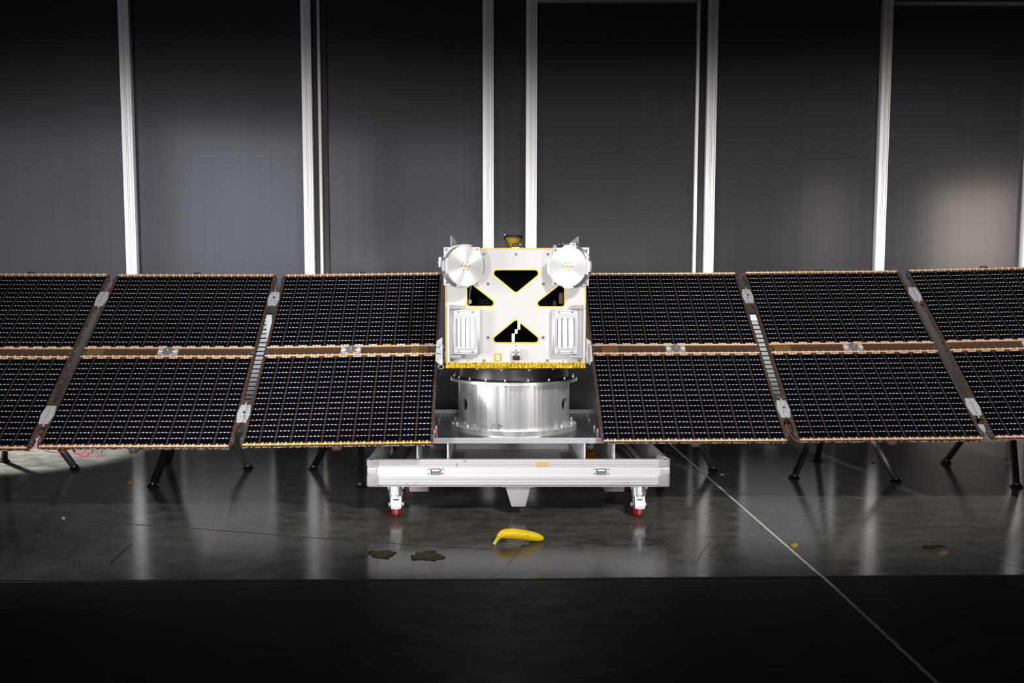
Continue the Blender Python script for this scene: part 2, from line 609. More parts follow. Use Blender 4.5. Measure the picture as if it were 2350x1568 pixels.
flake(1823, 1253.5, 8, 4, 2, 'small yellow flake lying beside the white floor line')
flake(299, 1108, 5, 4, 4, 'orange brown flake on the floor below the left solar wing')
flake(146, 1190, 4, 3, 5, 'pale bluish flake on the floor at the far left', mt='tab')
flake(2004, 1062.5, 5.5, 1.4, 6, 'dark scrap on the floor between the legs of a tripod', mt='crackdark')
flake(1657, 1090, 6, 1.5, 7, 'thin grey scrap on the floor beside the white floor line', mt='fleck')

# rear wall
mb = MB()
mb.box2((-6, YW, -0.02), (6.5, YW + 0.1, 4.2))
structure(mb.build('wall_rear', 'wall', smooth=False))
mb = MB()
zb = at(1175, 973.5, YW).z
mb.box2((-6, YW - 0.012, 0.0), (6.5, YW, zb), bevel=0.002)
structure(mb.build('baseboard_rear', 'base'))


def post(n, px0, px1, ypx=630, mt='alu_post', proud=0.045, groove=True, zt=4.2):
    Yf = YW - proud
    x0, x1 = at(px0, ypx, Yf).x, at(px1, ypx, Yf).x
    mb = MB()
    mb.box2((x0, Yf, 0.0), (x1, YW, zt), 0, bevel=0.003)
    if groove:
        w = x1 - x0
        for fx in (0.40, 0.55, 0.82):
            mb.box2((x0 + w * fx - 0.0012, Yf - 0.0006, 0.0), (x0 + w * fx + 0.0012, Yf + 0.002, zt), 1)
    return structure(mb.build('trim_%d' % n, [mt, 'groove']))


post(1, 290, 314.5)
post(2, 699.5, 722)
post(3, 735.5, 743, mt='alu_beige', proud=0.03, groove=False)
post(4, 722, 735.5, mt='black', proud=0.012, groove=False)  # black strip drawn in place of the shade in the recess
post(5, 743, 757.5, mt='black', proud=0.012, groove=False)  # flat black strip painted for the recess shadow
post(6, 1108, 1133)
post(7, 1206, 1231)
post(8, 1589.5, 1596.5, mt='alu_post', proud=0.03, groove=False)
post(9, 1596.5, 1614.5, mt='black', proud=0.012, groove=False)  # black strip standing in for the shaded recess here
post(10, 1614.5, 1637)
post(11, 2008, 2029.5, 620)
post(12, 2347, 2371, 600)
for n, (px0, px1, py0, py1) in enumerate(((1234, 1606, -3, 5), (2052, 2500, 2, 11)), 13):
    a, c = at(px0, py1, YW - 0.03), at(px1, py0, YW - 0.03)
    mb = MB()
    mb.box2((a.x, YW - 0.03, a.z), (c.x, YW, c.z), bevel=0.002)
    structure(mb.build('trim_%d' % n, 'groove'))

# louvred return-air grilles low on the wall
XC = 0.1037


def grille(x0, x1, label):
    z0, z1 = at(700, 966, YW).z, at(700, 722, YW).z
    t = thing('air_grille', ((x0 + x1) / 2, YW, z0), label, 'air grille', 'louvred grilles low on the rear wall')
    mb = MB()
    d = 0.035
    fw = 0.036
    mb.box2((x0, YW - d, z0), (x0 + fw, YW, z1), bevel=0.003)
    mb.box2((x1 - fw, YW - d, z0), (x1, YW, z1), bevel=0.003)
    mb.box2((x0 + fw, YW - d, z1 - 0.04), (x1 - fw, YW, z1), bevel=0.003)
    mb.box2((x0 + fw, YW - d, z0), (x1 - fw, YW, z0 + 0.03), bevel=0.003)
    mb.build('frame', 'louvre', t)
    mb = MB()
    mb.box2((x0 + fw, YW - 0.004, z0), (x1 - fw, YW, z1))
    mb.build('backing', 'black', t)
    n = 22
    zz0, zz1 = z0 + 0.03, z1 - 0.04
    for i in range(n):
        z = zz0 + (zz1 - zz0) * (i + 0.5) / n
        s = MB()
        T = Matrix.Translation(V(((x0 + x1) / 2, YW - 0.017, z))) @ Matrix.Rotation(radians(-52), 4, 'X')
        s.box((0, 0, 0), (x1 - x0 - 2 * fw, 0.026, 0.002), 0, T)
        s.build('louvre_blade', 'louvre', t, smooth=False)


gx = at(624, 760, YW - 0.035).x
grille(gx - 0.62, gx, 'grey louvred wall grille seen through the gap left of the satellite')
gx2 = at(1708, 760, YW - 0.035).x
grille(gx2, gx2 + 0.62, 'grey louvred wall grille seen through the gap right of the satellite')

# ------------------------------------------------------------------ satellite
YF = 3.34                       # front face of the bus


def F(px, py, Y=YF):
    return at(px, py, Y)


bl, br = F(1022, 700).x, F(1344.5, 700).x
bz0, bz1, zgold = F(1184, 845).z, F(1184, 569.5).z, F(1184, 833).z
BD = br - bl
sat = thing('satellite', (XC, YF + BD / 2, bz0), 'white and gold box satellite with two wide solar wings standing on a silver cylinder', 'satellite')

# front panel with four cut-outs
def P2(px, py):
    p = F(px, py)
    return (p.x, p.z)


TF = Matrix(((1, 0, 0, 0), (0, 0, -1, YF), (0, 1, 0, 0), (0, 0, 0, 1)))   # plate x,y -> world x,z ; plate z -> towards the camera
e = 0.0040
outer = [(bl + e, zgold), (br - e, zgold), (br - e, bz1 - 0.0045), (bl + e, bz1 - 0.0045)]
tri = [
    [P2(1113.0, 617.5), P2(1255.4, 617.5), P2(1184.2, 676)],
    [P2(1069.3, 639), P2(1153.6, 705.3), P2(1069.3, 705.3)],
    [P2(1298.2, 640), P2(1298.2, 706.3), P2(1213.2, 706.3)],
    [P2(1113.0, 788.7), P2(1184.2, 730.2), P2(1255.0, 788.7)],
]
holes = []
for t_ in tri:
    holes.append(rounded(inset(ccw(t_), 0.0012), 0.0155))
vs, fs = holed_plate(outer, holes, 0.008)
mb = MB()
mb.add(vs, fs, 0, TF @ Matrix.Translation((0, 0, -0.004)))
mb.build('front_panel', 'white', sat, smooth=False)
for t_ in tri:
    o_ = rounded(ccw(t_), 0.0165)
    i_ = rounded(inset(ccw(t_), 0.0052), 0.0118)
    mb = MB()
    mb.ring(o_, i_, -0.008, 0.0006, 0, TF)
    # tiny scallops of film folded over the corners
    for k, p in enumerate(o_):
        if k % 8 in (1, 2, 3, 4, 5, 6):
            mb.box((p[0], p[1], 0.0003), (0.0022, 0.0022, 0.0008), 0, TF)
    mb.build('cutout_edging', 'gold', sat)
# gold edge strips
mb = MB()
mb.box2((bl, YF - 0.002, zgold), (bl + e, YF + 0.004, bz1 - 0.006))
mb.build('edge_strip', 'gold', sat)
mb = MB()
mb.box2((br - e, YF - 0.002, zgold), (br, YF + 0.004, bz1 - 0.006))
mb.build('edge_strip', 'gold', sat)
mb = MB()
mb.box2((bl, YF - 0.002, bz1 - 0.0045), (br, YF + 0.006, bz1))
mb.build('edge_strip', 'gold', sat)
# crumpled gold skirt along the foot of the front
mb = MB()
nx, nz = 150, 6
rnd = random.Random(4)
vs, fs = [], []
for i in range(nx + 1):
    for j in range(nz + 1):
        fx, fz = i / nx, j / nz
        dep = rnd.uniform(-0.0012, 0.0012) if 0 < j < nz else 0
        dep += 0.001 * sin(i * 1.7)
        vs.append((bl - 0.0005 + (br - bl + 0.001) * fx, YF - 0.004 + dep, bz0 + (zgold - bz0 + 0.001) * fz))
for i in range(nx):
    for j in range(nz):
        a = i * (nz + 1) + j
        fs.append((a, a + nz + 1, a + nz + 2, a + 1))
mb.add(vs, fs)
mb.box2((bl, YF - 0.0015, bz0), (br, YF + 0.02, zgold))
mb.build('foil_skirt', 'goldfoil', sat, smooth=False)
# bus walls and dark interior
mb = MB()
yb = YF + BD
mb.box2((bl, YF + 0.008, bz0), (bl + 0.006, yb, bz1 - 0.001))
mb.box2((br - 0.006, YF + 0.008, bz0), (br, yb, bz1 - 0.001))
mb.box2((bl, YF + 0.008, bz1 - 0.007), (br, yb, bz1 - 0.001))
mb.box2((bl, YF + 0.02, bz0), (br, yb, bz0 + 0.006))
mb.box2((bl, yb - 0.006, bz0), (br, yb, bz1 - 0.001))
mb.build('bus_shell', 'inside', sat, smooth=False)
# things just visible through the cut-outs
mb = MB()
mb.tube([F(1090, 640, YF + 0.06), F(1079, 665, YF + 0.06), F(1077, 690, YF + 0.06), F(1078, 720, YF + 0.06)], 0.006, 10, 0)
mb.tube([F(1078, 697, YF + 0.06), F(1078, 688, YF + 0.06)], 0.0075, 10, 1)
mb.build('inner_cable', ['leg', 'foot'], sat)
for q, sz, mt_ in (((1110, 690), (0.05, 0.05, 0.16), 'inside'), ((1255, 690), (0.05, 0.05, 0.16), 'inside'), ((1288, 685), (0.022, 0.04, 0.05), 'cellline')):
    mb = MB()
    mb.box(F(q[0], q[1], YF + (0.12 if sz[0] < 0.03 else 0.2)), sz, 0, bevel=0.004)
    mb.build('inner_module', mt_, sat)
mb = MB()
mb.cyl(F(1273, 706, YF + 0.1), F(1273, 690, YF + 0.1), 0.012, 0.009, 14, 0)
mb.build('inner_nozzle', 'leg_brown', sat)

# screws and inserts in the face
screws = [(1110.5, 583.6), (1184.2, 583.6), (1110.5, 828), (1255.8, 828), (1037, 828), (1329.3, 828.3)]
inserts = [(1257.4, 584, 3.4), (1120.1, 651.7, 4.2), (1247.1, 652, 4.2), (1120.1, 775, 4.2), (1246.3, 775, 4.2), (1036.5, 771, 3.2), (1330, 771.7, 3.2)]
S1 = 3.34 / 1900
for q in screws:
    p = F(*q)
    s = MB()
    s.cyl(p + V((0, 0.001, 0)), p + V((0, -0.0015, 0)), 3.6 * S1, seg=18)
    s.cyl(p + V((0, -0.0015, 0)), p + V((0, -0.0024, 0)), 2.6 * S1, 2.2 * S1, seg=18, mi=1)
    s.cyl(p + V((0, -0.0024, 0)), p + V((0, -0.0026, 0)), 1.0 * S1, seg=6, mi=2)
    s.build('panel_screw', ['washer', 'dark_steel', 'washer'], sat)
for x, y, r in inserts:
    p = F(x, y)
    s = MB()
    s.cyl(p + V((0, 0.001, 0)), p + V((0, -0.0012, 0)), r * S1, seg=18)
    s.cyl(p + V((0, -0.0012, 0)), p + V((0, -0.0018, 0)), r * 0.45 * S1, seg=12, mi=1)
    s.build('panel_insert', ['washer', 'black'], sat)
for q in ((1184.2, 729.3), (1184.2, 794)):
    p = F(*q)
    s = MB()
    s.cyl(p + V((0, 0.001, 0)), p + V((0, -0.0015, 0)), 3.4 * S1, seg=16)
    s.cyl(p + V((0, -0.0015, 0)), p + V((0, -0.005, 0)), 2.0 * S1, seg=6, mi=1)
    s.build('panel_screw', ['steel', 'dark_steel'], sat)
for q in ((1073.7, 827.5), (1292.4, 828)):
    p = F(*q)
    s = MB()
    s.cyl(p + V((0, 0.001, 0)), p + V((0, -0.0004, 0)), 1.2 * S1, seg=10)
    s.build('vent_hole', 'black', sat)

# stepped bracket over the lower cut-out
mb = MB()
def pxbox(mb, x0, x1, y0, y1, Ya, Yb, mi=0, bevel=0.0):
    a, c = F(x0, y1), F(x1, y0)
    mb.box2((a.x, Ya, a.z), (c.x, Yb, c.z), mi, bevel=bevel)
pxbox(mb, 1187.6, 1194.2, 736, 757, YF - 0.004, YF - 0.001, 0, 0.0008)
pxbox(mb, 1181.2, 1187.8, 756, 766.5, YF - 0.005, YF - 0.002, 0, 0.0008)
pxbox(mb, 1174.3, 1181.4, 765.5, 787.5, YF - 0.004, YF - 0.001, 0, 0.0008)
for q in ((1191, 752.5), (1191, 740), (1177.8, 770.5), (1177.8, 783)):
    p = F(*q)
    mb.cyl(p + V((0, -0.003, 0)), p + V((0, -0.0045, 0)), 1.1 * S1, seg=10, mi=1)
mb.build('stepped_bracket', ['alu_soft', 'dark_steel'], sat)

# sun sensor
mb = MB()
o_ = rounded(ccw([P2(1133.2, 811), P2(1151.3, 811), P2(1151.3, 830.2), P2(1133.2, 830.2)]), 0.008, 5)
i_ = rounded(inset(ccw([P2(1133.2, 811), P2(1151.3, 811), P2(1151.3, 830.2), P2(1133.2, 830.2)]), 0.0045), 0.005, 5)
mb.ring(o_, i_, -0.002, 0.0012, 0, TF)
mb.prism(i_, -0.002, 0.0006, 1, TF)
i2 = rounded(inset(ccw([P2(1133.2, 811), P2(1151.3, 811), P2(1151.3, 830.2), P2(1133.2, 830.2)]), 0.0062), 0.004, 5)
mb.prism(i2, 0.0006, 0.003, 2, TF)
p = F(1142.2, 821)
mb.cyl(p + V((0, -0.003, 0)), p + V((0, -0.0055, 0)), 0.0042, 0.0034, 14, 0)
for k in range(0, len(o_)):
    mb.box((o_[k][0], o_[k][1], 0.0008), (0.0022, 0.0022, 0.0012), 0, TF)
mb.build('sun_sensor', ['gold', 'black', 'alu_soft'], sat)

# small camera block under the lower cut-out
cb = MB()
pxbox(cb, 1174.5, 1193, 801.6, 817, YF - 0.016, YF, 0, 0.002)
pxbox(cb, 1180.5, 1187, 802, 815, YF - 0.022, YF - 0.015, 1, 0.001)
blk = cb.build('sensor_block', ['alu_soft', 'washer'], sat)
cb = MB()
pxbox(cb, 1176.3, 1192, 815.7, 825.7, YF - 0.02, YF, 0, 0.002)
pxbox(cb, 1192, 1195.8, 817.5, 824.5, YF - 0.014, YF - 0.004, 1, 0.001)
cb.build('connector', ['black', 'amber'], sat)
for q in ((1177, 808), (1190, 808)):
    p = F(*q)
    s = MB()
    s.cyl(p + V((0, -0.015, 0)), p + V((0, -0.019, 0)), 0.004, seg=12)
    s.build('panel_screw', 'dark_steel', sat)

# optical heads: framed pockets with fluted floors, and their side brackets
def fluted_box(x0, x1, y0, y1, flip, nfl):
    Yo = YF - 0.035
    a, c = F(x0, y1, Yo), F(x1, y0, Yo)
    w, h = c.x - a.x, c.z - a.z
    s = MB()
    s.box2((a.x, Yo + 0.012, a.z), (c.x, YF, c.z), 0, bevel=0.002)
    i0 = 0.004 if not flip else 0.010
    i1 = 0.010 if not flip else 0.004
    fr0 = [(a.x + i0, a.z + 0.002), (c.x - i1, a.z + 0.002), (c.x - i1, c.z - 0.002), (a.x + i0, c.z - 0.002)]
    TT = Matrix(((1, 0, 0, 0), (0, 0, -1, Yo), (0, 1, 0, 0), (0, 0, 0, 1)))
    mx0, mx1 = a.x + i0 + 0.009, c.x - i1 - 0.009
    mz0, mz1 = a.z + h * 0.155, c.z - h * 0.185
    pk = [(mx0, mz0), (mx1, mz0), (mx1, mz1), (mx0, mz1)]
    out = rounded(fr0, 0.004, 6)
    inn = rounded(pk, 0.008, 6)
    s.ring(out, inn, -0.014, 0.0, 0, TT)
    out2 = rounded(inset(pk, -0.006), 0.012, 6)
    inn2 = rounded(inset(pk, -0.004), 0.011, 6)
    s.ring(out2, inn2, 0.0, 0.002, 1, TT)
    # rails at head and foot
    for zz in (c.z - h * 0.04, c.z - h * 0.115, a.z + h * 0.04, a.z + h * 0.10):
        s.box2((mx0 - 0.006, Yo - 0.0015, zz - 0.001), (mx1 + 0.006, Yo + 0.001, zz + 0.001), 1)
    hd = s.build('optical_head', ['head', 'washer'], sat)
    fl = MB()
    fw = (mx1 - mx0) / nfl
    for k in range(nfl):
        x = mx0 + fw * (k + 0.5)
        T = Matrix.Translation(V((x, Yo + 0.014, 0)))
        prof = []
        n = 10
        ring0, ring1 = [], []
        for j in range(n + 1):
            an = pi * j / n
            ring0.append((x - cos(an) * fw * 0.5, Yo + 0.013 - sin(an) * fw * 0.3, mz0 - 0.004))
            ring1.append((x - cos(an) * fw * 0.5, Yo + 0.013 - sin(an) * fw * 0.3, mz1 + 0.004))
        fl.add(ring0 + ring1, [(j, j + 1, n + 2 + j, n + 1 + j) for j in range(n)])
    fl.build('fluted_floor', 'fluted', hd)
    for zz in (c.z - h * 0.055, a.z + h * 0.055):
        for xx in (mx0 + w * 0.08, mx1 - w * 0.10):
            b_ = MB()
            b_.cyl((xx, Yo + 0.001, zz), (xx, Yo - 0.006, zz), 0.0042, 0.0036, 12)
            b_.cyl((xx, Yo - 0.006, zz), (xx, Yo - 0.007, zz), 0.0018, seg=6, mi=1)
            b_.build('clamp_screw', ['washer', 'black'], hd)


fluted_box(1040, 1101.5, 711, 813.5, False, 4)
fluted_box(1266.8, 1326.8, 711, 813.5, True, 3)


def side_frame(xb0, xb1, xa, sgn):
    s = MB()
    Yo = YF - 0.05
    a, c = F(xb0, 830, Yo), F(xb1, 700.5, Yo)
    s.box2((a.x, Yo, a.z), (c.x, YF, c.z), 0, bevel=0.001)
    for (ya, yb_) in ((702.5, 710.5), (815, 822.5)):
        p, q = F(min(xa, xb0), yb_, Yo + 0.02), F(max(xa, xb1), ya, Yo + 0.02)
        s.box2((p.x, Yo + 0.006, p.z), (q.x, YF - 0.004, q.z), 1, bevel=0.001)
        xe = F(xa, ya, Yo).x
        s.box2((xe - 0.003, Yo + 0.02, p.z - 0.002), (xe + 0.003, YF, q.z + 0.001), 0, bevel=0.001)
    p, q = F(min(xb0, xb0 + sgn * 14), 815, YF), F(max(xb1, xb1 + sgn * 9), 711, YF)
    s.box2((p.x, YF - 0.004, p.z), (q.x, YF, q.z), 2)
    s.build('side_bracket', ['white', 'bracket_brown', 'alu_soft'], sat)


side_frame(1026.8, 1031.8, 1056, 1)
side_frame(1338, 1343.6, 1313, -1)

# reaction wheels: flywheel housings turned inward at the two upper corners
R_D = 0.0795


def wheel(px, py, sgn, sq):
    Yd = YF - 0.088
    ctr = F(px, py, Yd)
    an = radians(26.7) * sgn
    n = V((sin(an), -cos(an), 0))
    up = V((0, 0, 1))
    xx = up.cross(n).normalized()
    R = Matrix((xx, up, n)).transposed().to_4x4()
    Mw = Matrix.Translation(ctr - ORG[sat.name]) @ R
    b_ = MB()
    b_.lathe([(0.0, -0.050), (0.076, -0.050), (0.084, -0.047), (0.0855, -0.042), (0.0855, -0.038), (0.080, -0.036), (0.076, -0.032),
              (0.074, -0.022), (0.074, -0.014), (0.0775, -0.011), (0.0785, -0.007), (0.0775, -0.004), (0.0, -0.004)], 56, 0)
    # curved saddle blocks round the rim
    for k, (half, r0, r1, za, zb_) in enumerate(((22, 0.072, 0.0885, -0.036, -0.006), (15, 0.074, 0.0850, -0.040, -0.010), (22, 0.072, 0.0885, -0.036, -0.006), (15, 0.074, 0.0850, -0.040, -0.010))):
        ac = k * 90
        A = [radians(ac - half + 2 * half * q / 10) for q in range(11)]
        arc = [(r1 * cos(a), r1 * sin(a)) for a in A] + [(r0 * cos(a), r0 * sin(a)) for a in reversed(A)]
        b_.prism(arc, za, zb_, 1 if k % 2 else 0)
        if k % 2 == 0:
            A = [radians(ac - 13 + 26 * q / 8) for q in range(9)]
            arc = [(0.0905 * cos(a), 0.0905 * sin(a)) for a in A] + [(0.080 * cos(a), 0.080 * sin(a)) for a in reversed(A)]
            b_.prism(arc, -0.030, -0.014, 1)
    w = b_.build('reaction_wheel', ['alu', 'alu_soft'], sat, Mx=Mw)
    d_ = MB()
    d_.lathe([(0.0, -0.004), (R_D - 0.001, -0.004), (R_D, -0.003), (R_D, -0.001), (R_D - 0.001, 0.0), (0.004, 0.0), (0.0, 0.0)], 72, 0)
    d_.build('wheel_cover', 'turned', w, Mx=Matrix.Identity(4))
    h_ = MB()
    h_.cyl((0, 0, -0.001), (0, 0, 0.0012), 0.0068, 0.0062, 20)
    h_.build('hub_plug', 'gold', w, Mx=Matrix.Identity(4))
    for k in range(6):
        a = k * pi / 3
        s = MB()
        s.cyl((0.0165 * cos(a), 0.0165 * sin(a), -0.001), (0.0165 * cos(a), 0.0165 * sin(a), 0.0012), 0.0026, seg=10)
        s.build('cover_screw', 'dark_steel', w, Mx=Matrix.Identity(4))
    # square mounting foot against the face
    x0, x1, y0, y1 = sq
    s = MB()
    a, c = F(x0, y1, YF - 0.006), F(x1, y0, YF - 0.006)
    s.box2((a.x, YF - 0.008, a.z), (c.x, YF - 0.001, c.z), 0, bevel=0.001)
    s.cyl(V(((a.x + c.x) / 2 - sgn * 0.004, YF - 0.002, (a.z + c.z) / 2)), ctr - n * 0.048, 0.060, 0.066, 32, 0)
    for ix in (a.x + 0.010, c.x - 0.010):
        for iz in (a.z + 0.010, c.z - 0.010):
            s.cyl((ix, YF - 0.007, iz), (ix, YF - 0.013, iz), 0.0055, 0.0050, 14, 1)
            s.cyl((ix, YF - 0.013, iz), (ix, YF - 0.0135, iz), 0.0022, seg=6, mi=2)
    s.build('wheel_mount', ['alu_soft', 'washer', 'dark_steel'], sat)
    return w


wheel(1068.4, 610.9, 1, (1018.5, 1100.5, 567.3, 655))
wheel(1302.2, 612.2, -1, (1268, 1352, 568.5, 656.5))
s = MB()
pxbox(s, 1007.6, 1014, 591, 614, YF - 0.03, YF - 0.01, 0, 0.001)
p = F(1004, 603)
s.cyl((p.x, YF - 0.02, p.z), (F(1009, 603).x, YF - 0.02, p.z), 0.0016, seg=8)
s.build('side_connector', 'alu_soft', sat)

# gussets, horn and fittings on the top deck
def gusset(pts, Ya, Yb, name='corner_gusset'):
    s = MB()
    n = len(pts)
    w = 0.006
    xs = [F(p[0], p[1], YF).x for p in pts]
    return s


for (xa, ya, xb, yb2) in ((1036, 541.5, 1046.5, 553), (1326, 543, 1309.5, 556)):
    s = MB()
    p0, p1 = F(xa, ya, YF + 0.03), F(xb, yb2, YF + 0.03)
    sg = 1 if xb > xa else -1
    tk = 0.003
    vs = [(p0.x, YF + 0.02, bz1), (p1.x, YF + 0.10, bz1), (p1.x, YF + 0.10, p1.z), (p0.x, YF + 0.02, p0.z)]
    vs += [(x - sg * tk, y + tk, z) for x, y, z in vs]
    s.add(vs, [(0, 1, 2, 3), (7, 6, 5, 4), (0, 3, 7, 4), (1, 5, 6, 2), (3, 2, 6, 7), (0, 4, 5, 1)])
    s.build('corner_gusset', 'alu_soft', sat)
s = MB()
c0 = F(1178, 567.8, YF + 0.09)
c1 = F(1178.2, 546, YF + 0.09)
rb, rt = 0.0135, 0.0335
T = Matrix.Translation(V((c0.x, c0.y, 0)))
s.lathe([(rb, bz1), (rt, c1.z), (rt - 0.002, c1.z), (rb - 0.002, bz1)], 40, 0, T, closed=True)
hn = s.build('horn_antenna', 'horn', sat)
s = MB()
s.lathe([(rt - 0.004, c1.z - 0.001), (rt + 0.005, c1.z - 0.001), (rt + 0.0055, c1.z + 0.004), (rt + 0.002, c1.z + 0.010), (rt - 0.004, c1.z + 0.010)], 40, 0, T, closed=True)
for k in range(2):
    s.cyl((c0.x - rt - 0.001, c0.y, c1.z - 0.007), (c0.x - rt - 0.001, c0.y, c1.z + 0.008), 0.004, seg=10)
    a = -1 if k else 1
    s.tube([(c0.x + a * (rt + 0.001), c0.y, c1.z), (c0.x + a * (rb + 0.003), c0.y, bz1)], 0.0018, 6, 0)
s.cyl((c0.x - rt - 0.001, c0.y, c1.z + 0.008), (c0.x - rt - 0.001, c0.y, c1.z + 0.014), 0.0036, seg=10, mi=1)
s.build('horn_rim', ['black', 'tab'], hn)
s = MB()
pxbox(s, 1174.5, 1192.5, 566.5, 569.5, YF + 0.01, YF + 0.05, 0, 0.001)
a, c = F(1176.3, 567, YF), F(1192, 557.8, YF)
s.box2((a.x, YF + 0.012, a.z), (c.x, YF + 0.04, c.z), 1, bevel=0.002)
for q in (1180, 1185.5):
    p = F(q, 562.5)
    s.cyl((p.x, YF + 0.013, p.z), (p.x, YF + 0.009, p.z), 0.0016, seg=8, mi=2)
a, c = F(1192, 563, YF), F(1195.5, 558.5, YF)
s.box2((a.x, YF + 0.016, a.z), (c.x, YF + 0.03, c.z), 3, bevel=0.001)
for q in (1169, 1198):
    p = F(q, 568)
    s.cyl((p.x, YF + 0.02, bz1 - 0.001), (p.x, YF + 0.02, bz1 + 0.004), 0.0022, seg=8, mi=2)
s.build('deck_sensor', ['alu_soft', 'black', 'tab', 'amber'], sat)
s = MB()
pxbox(s, 1047, 1084, 562, 569, YF + 0.01, YF + 0.03, 0, 0.001)
p = F(1074, 562)
s.box((p.x, YF + 0.02, p.z), (0.014, 0.02, 0.006), 1, bevel=0.001)
s.build('deck_plate', ['washer', 'gold'], sat)
s = MB()
pxbox(s, 1269.8, 1278.3, 562, 569.5, YF + 0.008, YF + 0.03, 0, 0.001)
pxbox(s, 1295, 1308, 559, 569.5, YF + 0.015, YF + 0.04, 1, 0.001)
pxbox(s, 1308, 1322.6, 557, 566, YF + 0.006, YF + 0.03, 2, 0.001)
pxbox(s, 1278, 1295, 560, 569, YF + 0.02, YF + 0.05, 3, 0.001)
for q in ((1283.5, 560.5), (1293, 558.6)):
    p = F(*q)
    s.ball((p.x, YF + 0.02, p.z), 0.0025, 8, 2)
p = F(1316, 561.5)
s.cyl((p.x, YF + 0.007, p.z), (p.x, YF + 0.004, p.z), 0.0028, seg=10, mi=1)
s.build('deck_hinge', ['washer', 'cellline', 'white', 'black'], sat)

# root hinges that carry the wings
def root_hinge(poly, sgn, label):
    Yh = 3.50
    s = MB()
    pl = [(at(x, y, Yh).x, at(x, y, Yh).z) for x, y in poly]
    TT = Matrix(((1, 0, 0, 0), (0, 0, -1, Yh), (0, 1, 0, 0), (0, 0, 0, 1)))
    s.prism(pl, -0.003, 0.003, 0, TT)
    hg = s.build('root_hinge', 'bracket', sat)
    x0, x1 = min(p[0] for p in pl), max(p[0] for p in pl)
    z0, z1 = min(p[1] for p in pl), max(p[1] for p in pl)
    for fx, fy in ((0.3, 0.2), (0.6, 0.28), (0.35, 0.42), (0.6, 0.5), (0.35, 0.58), (0.6, 0.66), (0.3, 0.8), (0.6, 0.74)):
        x = x0 + (x1 - x0) * (fx if sgn < 0 else 1 - fx)
        z = z0 + (z1 - z0) * fy
        r_ = MB()
        r_.cyl((x, Yh - 0.002, z), (x, Yh - 0.0055, z), 0.0022, 0.0016, 10)
        r_.build('rivet', 'washer', hg)
    e_ = MB()
    for ya, yb_ in ((792, 800), (824, 832)):
        q = at(1184 + sgn * 168.5, (ya + yb_) / 2, Yh)
        e_.box((q.x, Yh + 0.02, q.z), (0.018, 0.05, 0.014), 0, bevel=0.002)
    q0, q1 = at(1184 + sgn * 169, 795, Yh), at(1184 + sgn * 169, 830, Yh)
    e_.cyl(q0 + V((0, -0.004, 0.01)), q1 + V((0, -0.004, -0.012)), 0.005, seg=10)
    # bar back to the bus wall
    xb = bl if sgn < 0 else br
    e_.box2((min(q0.x, xb), Yh + 0.01, q1.z + 0.01), (max(q0.x, xb), Yh + 0.05, q1.z + 0.045), 0, bevel=0.002)
    e_.build('hinge_pin', 'alu_soft', hg)
    return hg


hl = root_hinge([(1002.1, 783), (1013.3, 775), (1015.8, 775.3), (1015, 790), (1012.5, 836), (1007.2, 836), (999.3, 827.6)], -1, '')
root_hinge([(1345.3, 776.4), (1355.7, 783.3), (1357.4, 795), (1360.3, 828), (1352, 835.6), (1345, 832.7)], 1, '')
s = MB()
c = at(1012.3, 842, 3.49)
s.tube([c + V((0.0115 * cos(a), 0, 0.0085 * sin(a))) for a in [k * pi / 10 for k in range(21)]], 0.0022, 8, 0)
s.build('pull_ring', 'steel', hl)
s = MB()
s.tube([at(1016, 845, 3.49), at(1014, 852, 3.48), at(1010, 860, 3.46), at(1004, 868, 3.44)], 0.0009, 6, 0)
s.tube([at(1001, 797, 3.493), at(1006, 797.5, 3.492), at(1012, 793, 3.492), at(1018, 787, 3.5)], 0.0012, 6, 1)
s.tube([at(1000, 813, 3.493), at(1006, 811.8, 3.492), at(1013, 813, 3.492), at(1016, 815, 3.5)], 0.0012, 6, 1)
s.build('lead', ['cellline', 'black'], hl)

# ---------------------------------------------------------------- solar panels
HW, HH, HP = 0.3655, 0.508, 0.3923
POSES = [(-2.1670, 3.5493, 0.6519, 42.45, 0.71, 0.15), (-1.3847, 3.5573, 0.6528, 41.89, 0.55, -0.01), (-0.5991, 3.5629, 0.6596, 41.47, -0.14, -0.77),
         (0.8204, 3.6649, 0.6596, 42.45, -0.10, -0.23), (1.6054, 3.6645, 0.6665, 42.57, -0.21, -0.54), (2.3904, 3.6525, 0.6820, 42.5, -1.55, -1.32)]


def pose_matrix(p):
    return Matrix.Translation(V(p[:3])) @ Matrix.Rotation(radians(p[4]), 4, 'Z') @ Matrix.Rotation(radians(p[5]), 4, 'Y') @ Matrix.Rotation(radians(p[3]), 4, 'X')


def edge_off(v, hinged):
    a = abs(v)
    if not hinged:
        return 0.3735 if a < 0.49 else 0.3735 - (a - 0.49) * 0.4
    pts = [(0, 0.3755), (0.262, 0.3755), (0.285, 0.386), (0.400, 0.386), (0.42, 0.3765), (0.455, 0.3765), (0.470, 0.3835), (0.488, 0.3835), (0.512, 0.372), (0.53, 0.372)]
    for (x0, y0), (x1, y1) in zip(pts[:-1], pts[1:]):
        if a <= x1:
            return y0 + (y1 - y0) * (a - x0) / (x1 - x0)
    return pts[-1][1]


TH = 0.011
NC, NR = 12, 16
PITCH_C = 2 * HW / NC


